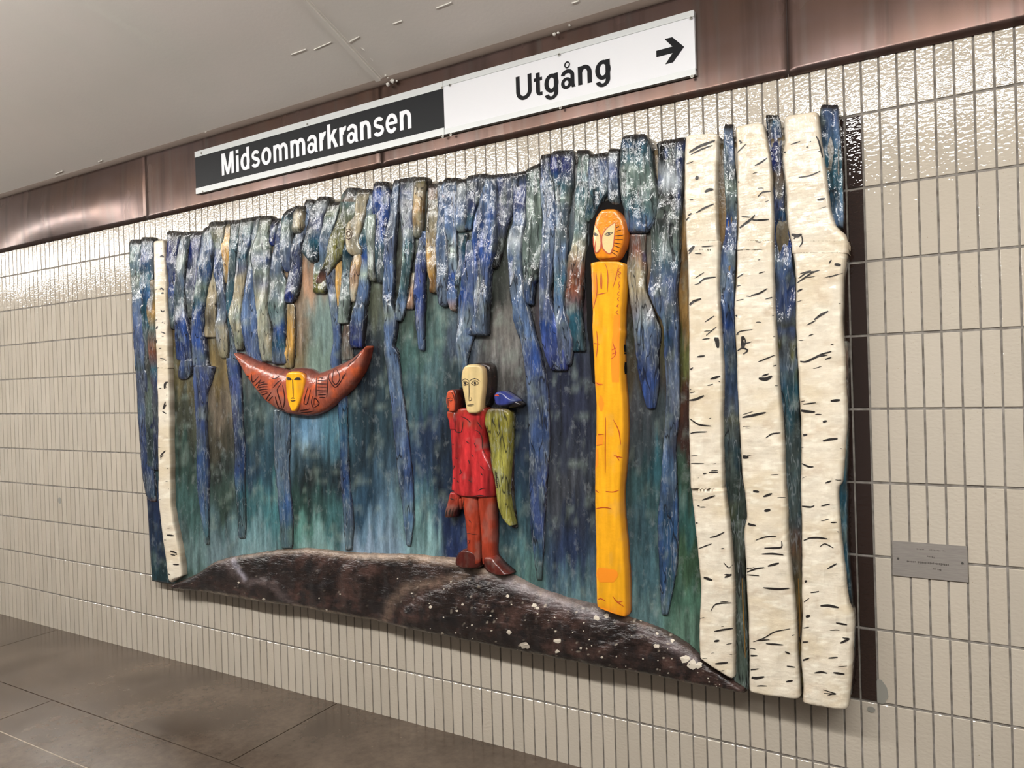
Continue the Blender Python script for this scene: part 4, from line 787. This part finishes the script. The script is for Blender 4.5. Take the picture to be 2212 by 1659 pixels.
# ---- rock ledge along the bottom
RT = [(358, 1269), (364, 1266), (390, 1255), (416, 1242), (455, 1216), (487, 1206), (520, 1199.5), (585, 1191), (650, 1186), (716, 1193), (781, 1198), (878, 1199.5), (976, 1209), (1040, 1228), (1102, 1246), (1157, 1274), (1221, 1296), (1284, 1311), (1352, 1338), (1420, 1361), (1475, 1391), (1511, 1424), (1555, 1457), (1600, 1488), (1608, 1494)]
RB = [(358, 1272), (437, 1282), (516, 1297), (560, 1304), (635, 1314), (700, 1328), (800, 1345), (879, 1364), (960, 1378), (1038, 1394), (1120, 1411), (1197, 1425), (1300, 1446), (1396, 1461), (1495, 1483), (1594, 1499), (1608, 1501)]
def rockcol(px, py, U, t, sd):
    n1 = fbm(px*.02, py*.03, 4); n2 = fbm(px*.06+4, py*.06, 4); n3 = fbm(px*.12, py*.12+9, 3); n4 = fbm(px*.2+7, py*.2, 2)
    c = np.zeros(px.shape+(3,))+lin((36, 28, 26)); c = c+(lin((66, 48, 43))-c)*np.clip((n1-.45)*4, 0, 1)[..., None]; c = c+(lin((26, 24, 25))-c)*np.clip((n2-.5)*4, 0, .9)[..., None]
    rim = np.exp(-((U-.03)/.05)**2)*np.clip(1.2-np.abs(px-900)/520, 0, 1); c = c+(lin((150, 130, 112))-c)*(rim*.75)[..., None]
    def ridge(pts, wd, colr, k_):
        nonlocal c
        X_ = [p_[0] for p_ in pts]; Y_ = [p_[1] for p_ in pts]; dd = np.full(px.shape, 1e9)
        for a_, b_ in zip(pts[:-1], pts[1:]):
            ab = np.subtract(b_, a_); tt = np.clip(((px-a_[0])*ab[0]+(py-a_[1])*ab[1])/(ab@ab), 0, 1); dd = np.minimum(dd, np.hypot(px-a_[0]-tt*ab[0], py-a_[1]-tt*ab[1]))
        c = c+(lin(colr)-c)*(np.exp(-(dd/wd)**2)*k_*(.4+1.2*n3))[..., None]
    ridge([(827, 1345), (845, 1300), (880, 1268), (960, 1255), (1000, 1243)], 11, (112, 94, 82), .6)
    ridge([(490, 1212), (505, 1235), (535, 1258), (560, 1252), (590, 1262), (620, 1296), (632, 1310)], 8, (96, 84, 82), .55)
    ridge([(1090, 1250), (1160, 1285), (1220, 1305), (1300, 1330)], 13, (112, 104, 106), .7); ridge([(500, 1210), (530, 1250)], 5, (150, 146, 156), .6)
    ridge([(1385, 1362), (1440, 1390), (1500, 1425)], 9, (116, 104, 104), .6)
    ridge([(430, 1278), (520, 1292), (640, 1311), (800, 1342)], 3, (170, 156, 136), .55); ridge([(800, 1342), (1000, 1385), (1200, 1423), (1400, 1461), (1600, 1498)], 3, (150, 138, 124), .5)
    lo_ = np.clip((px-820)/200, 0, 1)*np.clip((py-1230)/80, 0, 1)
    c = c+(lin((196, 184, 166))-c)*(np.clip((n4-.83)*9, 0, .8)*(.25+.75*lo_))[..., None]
    return c
def rockd(px, py):
    def lobe(cx, cy, rx, ry, h):
        q_ = ((px-cx)/rx)**2+((py-cy)/ry)**2; return h*np.sqrt(np.clip(1-q_, 0, 1))
    g = lobe(1090, 1420, 268, 178, .026)+lobe(572, 1330, 62, 82, .016)+lobe(1400, 1490, 150, 120, .012)
    return g+.006*(fbm(px*.05, py*.05, 3)-.5)-.010*np.exp(-((px-800-(1345-py)*.6)/34)**2)
xr_ = np.r_[358, 364, np.arange(376, 1606, 14), 1608]; nd = []
for x_ in xr_: nd.append((x_, np.interp(x_, *zip(*RT)), x_, np.interp(x_, *zip(*RB)), LP['K']))
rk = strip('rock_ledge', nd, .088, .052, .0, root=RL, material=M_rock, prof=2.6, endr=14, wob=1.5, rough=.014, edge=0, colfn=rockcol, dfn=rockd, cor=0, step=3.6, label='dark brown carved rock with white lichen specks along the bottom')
rr = random.Random(21); parts = []
LI = [(1154, 1308, 6), (1162, 1313, 5), (930, 1311, 4), (1000, 1306, 3), (1099, 1365, 6), (1132, 1393, 9), (1205, 1384, 8), (1140, 1397, 6), (1204, 1407, 5), (956, 1368, 3.5), (1418, 1396, 7), (1480, 1423, 10), (1496, 1434, 12), (1510, 1437, 9), (1290, 1335, 7), (1310, 1330, 6), (1097, 1287, 4), (1060, 1330, 3), (987, 1319, 3), (1020, 1350, 3), (1420, 1368, 4), (1452, 1383, 5), (1062, 1362, 2.5), (1385, 1340, 3), (1255, 1400, 3), (1300, 1420, 3), (1440, 1462, 4), (1177, 1414, 4), (570, 1294, 3.5), (583, 1300, 4), (560, 1303, 3), (610, 1303, 4), (516, 1258, 2.5), (690, 1292, 2), (735, 1283, 2), (706, 1317, 2.5), (660, 1318, 3)]
for k_ in range(55): x_ = rr.uniform(840, 1560); t_ = rr.uniform(.25, .96); LI.append((x_, np.interp(x_, *zip(*RT))*(1-t_)+np.interp(x_, *zip(*RB))*t_, rr.uniform(.9, 2.1)))
for (x_, y_, r_) in LI:
    n_ = 9; ring_ = [(x_+r_*rr.uniform(.6, 1.25)*math.cos(2*math.pi*i_/n_), y_+r_*.85*rr.uniform(.6, 1.25)*math.sin(2*math.pi*i_/n_)) for i_ in range(n_)]
    MISS.clear(); V_ = [tuple(cast(rk, x_, y_, .0022, .08))]+[tuple(cast(rk, a, b, .0016, .08)) for a, b in ring_]
    if not MISS and max(v__[1] for v__ in V_)-min(v__[1] for v__ in V_) < .03: parts.append((V_, [(0, 1+i_, 1+(i_+1) % n_) for i_ in range(n_)]))
v_, f_ = join(parts); put('lichen', v_, f_, M_lichen, parent=rk, root=RL, kind='stuff', label='white lichen spots on the rock')

# ---- winged red figure (crescent with a face)
top_ = [(150, 265), (220, 285), (300, 318), (400, 372), (500, 418), (600, 450), (700, 474), (800, 498), (870, 512), (900, 500), (950, 484), (1050, 480), (1150, 494), (1230, 535), (1290, 548), (1400, 512), (1500, 468), (1600, 425), (1700, 378), (1780, 330), (1850, 275), (1920, 210), (1975, 172), (2008, 166)]
bot_ = [(150, 275), (210, 420), (300, 620), (430, 820), (550, 968), (700, 1080), (850, 1140), (1000, 1166), (1100, 1172), (1200, 1170), (1300, 1140), (1400, 1090), (1500, 1010), (1600, 920), (1680, 850), (1750, 780), (1830, 670), (1900, 560), (1950, 450), (1985, 330), (2008, 190)]
xs_ = np.r_[150, 165, np.linspace(190, 1960, 52), 1985, 2006]; ox, oy, sc = CROPS['M']; nd = []
for x_ in xs_: nd.append((ox+x_/sc, oy+np.interp(x_, *zip(*top_))/sc, ox+x_/sc, oy+np.interp(x_, *zip(*bot_))/sc, LP['Z']))
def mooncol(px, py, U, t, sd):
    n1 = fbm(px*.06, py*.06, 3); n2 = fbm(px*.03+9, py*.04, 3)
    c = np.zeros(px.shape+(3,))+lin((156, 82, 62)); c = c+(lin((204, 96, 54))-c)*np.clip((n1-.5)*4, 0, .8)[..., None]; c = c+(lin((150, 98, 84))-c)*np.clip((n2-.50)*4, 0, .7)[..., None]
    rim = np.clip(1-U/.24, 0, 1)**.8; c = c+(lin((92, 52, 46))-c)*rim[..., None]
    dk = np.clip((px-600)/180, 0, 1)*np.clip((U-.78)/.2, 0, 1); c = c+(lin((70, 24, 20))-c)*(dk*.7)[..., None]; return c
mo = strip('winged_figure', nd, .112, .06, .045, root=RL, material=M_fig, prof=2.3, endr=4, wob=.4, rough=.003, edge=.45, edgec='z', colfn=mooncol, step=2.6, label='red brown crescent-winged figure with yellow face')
fc = strip('face', 'M 535 940 1060 A|560 885 1122 A|620 872 1140 A|700 872 1141 A|800 878 1128 A|900 890 1102 A|1000 920 1062 A|1080 955 1020 A|1104 972 1006 a', .124, .108, .09, parent=mo, root=RL, material=M_face, prof=3, endr=5, wob=0, rough=.001, edge=.75, edgec='Z', step=2.4, cn=.35, label='long yellow orange face with dark eyes')
lines('face_line', fc, 'M', [[(990, 655), (996, 780), (998, 905)], [(968, 915), (985, 900), (998, 915), (1020, 915)], [(885, 652), (905, 628), (940, 622), (985, 652)], [(1010, 655), (1040, 630), (1080, 625), (1112, 645)], [(962, 945), (990, 952), (1032, 944)]], 1.7, M_ink, RL, parent=mo)
lines('eye', fc, 'M', [[(890, 650), (930, 640), (970, 652)], [(1020, 650), (1060, 640), (1105, 650)]], 3.6, M_ink, RL, parent=mo)
lines('wing_line', mo, 'M', [[(412, 570), (428, 690), (520, 600)], [(375, 600), (380, 680), (460, 835), (545, 640)], [(300, 560), (360, 600), (370, 680)], [(415, 775), (480, 720), (540, 655)], [(530, 700), (600, 680)], [(520, 735), (570, 715), (640, 712)], [(510, 770), (570, 752), (645, 750)], [(500, 805), (570, 788), (645, 785)], [(490, 840), (560, 828), (640, 820)], [(500, 880), (580, 862), (640, 835)], [(520, 920), (600, 892)], [(540, 950), (600, 930)], [(585, 985), (640, 900), (690, 830)], [(620, 1000), (660, 940), (715, 880)],
      [(840, 690), (775, 790), (800, 900), (840, 1040)], [(835, 650), (780, 690), (715, 765)], [(690, 620), (740, 640), (800, 600)], [(745, 890), (770, 980), (800, 1060)], [(850, 730), (880, 900), (860, 1045), (800, 1055)], [(690, 1010), (760, 1060), (880, 1080)],
      [(1330, 620), (1322, 760), (1322, 890)], [(1475, 600), (1480, 760), (1470, 900)], [(1370, 625), (1420, 632)], [(1340, 662), (1400, 665), (1468, 668)], [(1330, 708), (1400, 712), (1470, 712)], [(1328, 752), (1400, 756), (1470, 758)], [(1330, 800), (1400, 806), (1470, 806)], [(1355, 828), (1470, 826)], [(1350, 866), (1460, 862)], [(1370, 900), (1450, 902)],
      [(1570, 510), (1550, 660), (1598, 722), (1652, 650), (1645, 570), (1590, 480)], [(1510, 560), (1500, 640), (1590, 760), (1680, 660), (1700, 580)], [(1292, 1010), (1300, 905), (1366, 990), (1285, 1050)], [(1210, 745), (1175, 860), (1150, 985), (1195, 990), (1245, 790)], [(1270, 880), (1255, 980), (1285, 1050)], [(1100, 1085), (1180, 1075), (1235, 1060)], [(1110, 1110), (1200, 1110), (1290, 1090)], [(1830, 300), (1850, 380), (1920, 300)], [(1760, 470), (1800, 420), (1860, 380)], [(1740, 560), (1690, 640), (1720, 640)]], 1.7, M_inkbrown, RL)
v_, f_ = join([ribbon(mo, cr('M', [(160, 262), (300, 312), (500, 412), (700, 470), (860, 505)]), 2.4, .001)])

# ---- standing red figure with small companion face and bird
sf = strip('standing_figure', 'S 392 215 405 Z|420 175 410 U|460 150 402 R|520 150 392 R|600 155 388 R|700 160 398 R|800 163 440 R|900 163 456 R|975 158 464 R|1022/1030 215 466 R', .118, .07, .045, root=RL, material=M_fig, prof=4, endr=5, wob=.8, rough=.004, edge=.35, edgec='z', step=2.6, cn=.9, label='carved standing person in a red coat with pale mask-like face')
kw = dict(parent=sf, root=RL)
strip('leg', 'S 1005 228 352 U|1100 246 360 U|1200 264 366 U|1300 274 370 U|1400 276 372 U|1500 268 374 Z', .108, .07, .045, material=M_fig, prof=3.4, endr=3, wob=.5, rough=.003, edge=.5, edgec='z', step=2.6, cn=.5, **kw)
strip('leg', 'S 1005 346 466 U|1100 356 466 U|1200 366 466 U|1300 374 466 U|1400 378 462 U|1500 384 470 Z', .108, .07, .045, material=M_fig, prof=3.4, endr=3, wob=.5, rough=.003, edge=.5, edgec='z', step=2.6, cn=.5, **kw)
strip('shoe', 'S 1388 250 282 z|1420 205 350 z|1460 184 368 z|1500 182 368 z|1530 214 366 z', .114, .07, .045, material=M_fig, prof=2.6, endr=5, wob=.3, rough=.002, edge=.4, step=2.4, cn=.4, **kw)
strip('shoe', 'S 1440 392 462 Z|1480 386 490 z|1520 388 530 z|1550 410 566 z|1574 470 592 z', .114, .07, .045, material=M_fig, prof=2.6, endr=5, wob=.3, rough=.002, edge=.4, step=2.4, cn=.4, **kw)
hand = strip('hand', 'S 985 152 240 R|1040 142 236 Z|1090 128 224 Z|1130 118 200 z|1172 114 190 z', .108, .07, .045, material=M_fig, prof=3, endr=4, wob=.5, rough=.003, edge=.5, edgec='K', step=2.4, cn=.5, **kw)
strip('thumb', 'S 1030 222 248 U|1080 226 248 Z|1115 230 246 z', .106, .07, .05, material=M_fig, prof=2.4, endr=4, wob=.2, rough=.001, edge=.5, step=2.2, cn=.4, **kw)
lines('finger_line', hand, 'S', [[(150, 1100), (138, 1165)], [(172, 1105), (160, 1170)], [(192, 1100), (182, 1168)], [(170, 1030), (200, 1040)]], 1.4, M_ink, RL, parent=sf)
hd0 = strip('hood', 'S 74 330 420 K|100 290 446 k|160 290 456 K|240 285 456 k|320 280 448 K|390 280 420 K', .104, .06, .045, material=M_fig, prof=4, endr=6, wob=.4, rough=.003, edge=.5, step=2.6, cn=.4, label='dark hood behind the pale face', **kw)
hd = strip('face', 'S 86 292 352 E|104 262 386 E|140 244 400 E|200 239 403 E|260 248 399 E|320 261 391 E|380 271 383 E|415 278 377 E|438 296 354 E', .136, .108, .08, material=M_face, prof=4.5, endr=5, wob=.2, rough=.001, edge=.55, edgec='z', step=2.4, cn=.25, label='pale cream oval face with thin drawn features', **kw)
lines('face_line', hd, 'S', [[(303, 210), (304, 280), (303, 345)], [(303, 345), (318, 342), (324, 330), (316, 320)], [(250, 215), (262, 195), (282, 190), (303, 205)], [(303, 208), (325, 192), (350, 188), (384, 208)], [(253, 225), (275, 205), (300, 222)], [(253, 225), (275, 236), (298, 225)], [(318, 222), (345, 202), (374, 218)], [(318, 222), (345, 236), (372, 222)], [(290, 375), (312, 372), (340, 372)], [(296, 380), (330, 380)]], 1.15, M_ink, RL, parent=sf)
lines('eye', hd, 'S', [[(275, 212), (279, 230)], [(345, 210), (347, 230)]], 3.6, M_ink, RL, parent=sf)
cf = strip('small_face', 'S 266 155 200 j|290 132 212 j|340 124 216 j|380 130 212 j|410 146 204 j|428 162 190 j', .124, .08, .05, material=M_face, prof=3, endr=4, wob=.2, rough=.001, edge=.5, edgec='z', step=2.2, cn=.3, label='small red companion face at the left shoulder', **kw)
strip('hair', 'S 262 176 208 z|300 192 216 z|350 198 220 z|400 194 214 z|426 186 206 z', .128, .08, .05, material=M_fig, prof=3, endr=4, wob=.2, rough=.001, edge=.4, step=2.2, cn=.4, **kw)
strip('small_body', 'S 415 128 212 U|450 132 205 U|490 150 205 R|555 150 250 R', .116, .08, .05, material=M_fig, prof=3, endr=4, wob=.3, rough=.002, edge=.4, edgec='z', step=2.4, cn=.4, **kw)
lines('face_line', cf, 'S', [[(155, 330), (156, 385)], [(128, 330), (142, 322), (155, 332), (170, 322), (188, 328)], [(128, 338), (142, 344), (152, 338)], [(162, 338), (176, 346), (188, 336)], [(148, 398), (166, 398)], [(180, 282), (196, 310), (204, 350)]], 1.1, M_ink, RL, parent=sf)
lines('coat_line', sf, 'S', [[(225, 1018), (300, 1022), (380, 1008), (440, 1022), (466, 1040)], [(250, 455), (285, 470), (315, 500)], [(205, 470), (208, 555), (250, 562), (262, 490)], [(285, 630), (305, 645)], [(340, 640), (352, 668)], [(180, 640), (196, 655)], [(180, 800), (200, 800), (190, 830)], [(185, 885), (205, 890)], [(370, 975), (395, 960), (415, 960)], [(345, 550), (370, 560), (395, 600), (400, 680), (430, 740)], [(385, 850), (400, 870)], [(220, 905), (230, 920)], [(360, 490), (395, 540)], [(130, 430), (165, 460), (200, 440)], [(300, 760), (310, 790)], [(240, 820), (250, 850), (235, 860)], [(320, 720), (335, 740)], [(210, 740), (222, 752)], [(300, 900), (320, 915)], [(180, 960), (200, 985)], [(380, 800), (410, 830)]], 1.4, M_ink, RL)
wg = strip('bird_wing', 'S 396 420 560 i|440 396 580 y|500 392 582 y|600 420 580 y|700 432 576 l|800 442 568 l|900 464 562 l|1000 478 562 l|1100 494 574 l|1180 530 592 l|1228 580 600 l', .108, .065, .045, material=M_paint, prof=3, endr=4, wob=.6, rough=.004, edge=.5, edgec='K', step=2.6, cn=.8, label='olive yellow folded wing of the bird', **kw)
strip('bird_tail', 'S 700 575 612 k|900 560 610 k|1050 560 618 K|1200 590 635 K|1240 600 640 K', .064, .05, .045, material=M_paint, prof=3, endr=6, wob=.4, rough=.003, edge=.2, step=3, cn=.5, **kw)
bh = strip('bird_head', 'S 276 486 536 q|296 462 566 q|320 456 600 q|345 458 628 q|368 464 602 q|382 486 560 q', .118, .07, .045, material=M_face, prof=2.6, endr=4, wob=.2, rough=.001, edge=.4, step=2.2, cn=.5, label='dark blue bird head with red eye', **kw)
strip('bird_beak', 'S 318 560 588 q|345 560 640 K|372 560 668 K|396 556 650 K', .100, .07, .045, material=M_face, prof=2.6, endr=4, wob=.2, rough=.001, edge=.3, step=2.2, cn=.3, **kw)
lines('bird_eye', bh, 'S', [[(486, 308), (500, 303), (514, 310)]], 2.6, M_inkred, RL, parent=sf)
lines('feather_line', wg, 'S', [[(440, 690), (450, 660), (460, 720)], [(500, 840), (496, 900), (506, 960)]]+[[(486+k_*.8, 850+14*k_), (502+k_*.8, 858+14*k_)] for k_ in range(8)]+[[(430, 520), (440, 570)], [(510, 480), (520, 560), (500, 600)]], 1.0, M_ink, RL, parent=sf)
lines('leg_line', bpy.data.objects['leg'], 'S', [[(270, 1030), (262, 1090), (275, 1110)], [(300, 1180), (320, 1200)], [(275, 1280), (300, 1275), (330, 1282), (362, 1280)], [(285, 1330), (310, 1325), (300, 1350)]], 1.0, M_ink, RL, parent=sf)

# ---- yellow post figure
strip('niche', 'F 60 640 760 x|150 470 838 x|300 400 858 x|450 390 862 x|600 384 850 x|680 362 852 x|760 350 852 x|1000 352 842 x|1300 366 822 x|1650 372 800 x;P7 120 166 340 x|300 178 345 x', .078, .072, .045, root=RL, material=M_black, prof=8, endr=12, wob=2.5, rough=.002, edge=0, cn=0, cor=.2, label='black hollow painted around the yellow post figure')
po = strip('post_figure', 'F 792 545 715 a|812 408 806 A|850 402 824 A|1000 410 820 A|1200 415 806 A|1400 424 786 A|1600 420 778 A;P7 40 176 326 A|100 180 322 A|200 185 324 A|300 190 328 A|400 195 337 A|550 195 340 A|700 190 332 A|850 190 320 A|1000 192 327 A|1100 195 337 A|1250 195 347 A|1380 198 351 A|1412/1468 202 351 a', .112, .07, .045, root=RL, material=M_face, prof=6, endr=3, wob=.6, rough=.002, edge=.35, edgec='Z', step=3.0, cn=.22, label='tall yellow carved post figure with an orange owl-like face')
ph = strip('head', 'F 158 596 684 a|190 530 726 a|240 486 768 a|300 458 802 a|400 438 822 a|500 425 824 a|600 426 806 a|700 448 764 a|752 466 734 a|792 506 688 Z', .128, .08, .05, parent=po, root=RL, material=M_face, prof=6, endr=9, wob=.2, rough=.001, edge=.6, edgec='Z', cor=.05, step=2.4, cn=.35, label='oval orange owl-like head')
patch('eye_patch', ph, 'F 345 456 464 E|420 447 507 E|480 440 527 E|560 442 542 E|640 452 534 E|692 474 500 E', M_face, RL, parent=po)
patch('eye_patch', ph, 'F 336 708 716 E|420 604 713 E|490 562 706 E|560 556 699 E|640 570 688 E|690 614 668 E|706 640 656 E', M_face, RL, parent=po)
lines('face_line', ph, 'F', [[(460, 345), (505, 415), (535, 480), (547, 560), (537, 645), (500, 697), (476, 690), (458, 600), (452, 480), (464, 352)], [(716, 335), (640, 385), (595, 430), (562, 490), (554, 560), (568, 645), (615, 695), (655, 708), (690, 625), (702, 520), (718, 340)], [(540, 480), (545, 560), (550, 630)], [(480, 560), (470, 700), (480, 770)], [(500, 795), (580, 780), (680, 760), (735, 745)]], 1.7, M_inkred, RL, parent=po, off=.0022)
lines('cheek_line', ph, 'F', [[(722, 440), (785, 425)], [(712, 495), (808, 488)], [(708, 540), (808, 540)], [(704, 580), (800, 592)], [(696, 610), (778, 640)], [(684, 665), (752, 690)], [(672, 690), (735, 732)], [(728, 400), (760, 380)]], 1.3, M_inkbrown, RL, parent=po)
lines('eye', ph, 'F', [[(452, 472), (478, 460), (512, 490)], [(452, 474), (480, 494), (512, 492)], [(590, 482), (630, 456), (686, 456)], [(590, 484), (640, 490), (686, 458)]], 1.2, M_ink, RL, parent=po, off=.0028)
lines('pupil', ph, 'F', [[(480, 466), (482, 490)], [(640, 458), (642, 484)]], 3.4, M_ink, RL, parent=po, off=.0028)
lines('carved_line', po, 'F', [[(585, 815), (615, 880), (628, 1000), (620, 1165)], [(545, 930), (538, 1040), (548, 1135), (556, 1040), (548, 930)], [(485, 920), (495, 1060), (492, 1200), (440, 1400)], [(500, 1198), (610, 1172)], [(755, 850), (735, 940), (710, 1040), (685, 1115)], [(780, 870), (745, 910), (782, 940), (745, 970), (780, 1000)], [(770, 1040), (748, 1065), (770, 1090), (748, 1120), (768, 1140)], [(765, 1160), (738, 1190), (766, 1210)], [(762, 1230), (738, 1250), (762, 1275)], [(758, 1310), (732, 1335), (755, 1350)], [(750, 1385), (722, 1410), (758, 1440)]], 1.35, M_inkred, RL)
lines('carved_line', po, 'P7', [[(205, 35), (210, 100), (203, 165)], [(180, 95), (222, 100)], [(285, 90), (300, 150), (275, 175)], [(280, 130), (304, 118)], [(282, 150), (306, 140)], [(192, 285), (215, 300), (238, 302)], [(250, 465), (248, 600), (248, 740)], [(288, 475), (315, 530), (325, 600)], [(192, 552), (240, 548)], [(196, 605), (232, 600)], [(290, 655), (335, 665)], [(300, 650), (318, 680)], [(250, 832), (285, 836), (318, 826)], [(203, 918), (245, 912), (280, 920)], [(205, 1375), (225, 1365), (250, 1380)], [(285, 1355), (310, 1385), (340, 1405)], [(310, 1385), (335, 1378)], [(185, 812), (215, 840)]], 1.5, M_inkred, RL)
for sp_ in ('F 930 412 470 j|1060 414 496 j|1200 416 488 j|1320 424 460 j|1400 428 440 j', 'F 1440 700 770 a|1560 690 772 a|1650 690 770 a;P7 90 280 318 a|200 276 318 a|290 282 316 a', 'P7 288 193 200 a|298 193 236 a|308 196 212 a', 'P7 355 222 228 a|395 214 242 a|435 224 232 a', 'P7 555 196 240 a|600 196 236 a', 'P7 620 192 212 a|690 192 212 a|730 192 198 a', 'P7 1212 215 230 a|1225 208 300 a|1255 204 310 a|1285 220 290 a', 'P7 1412 210 240 a|1440 236 300 a'):
    patch('orange_patch', po, sp_, M_orange, RL, off=.0009)
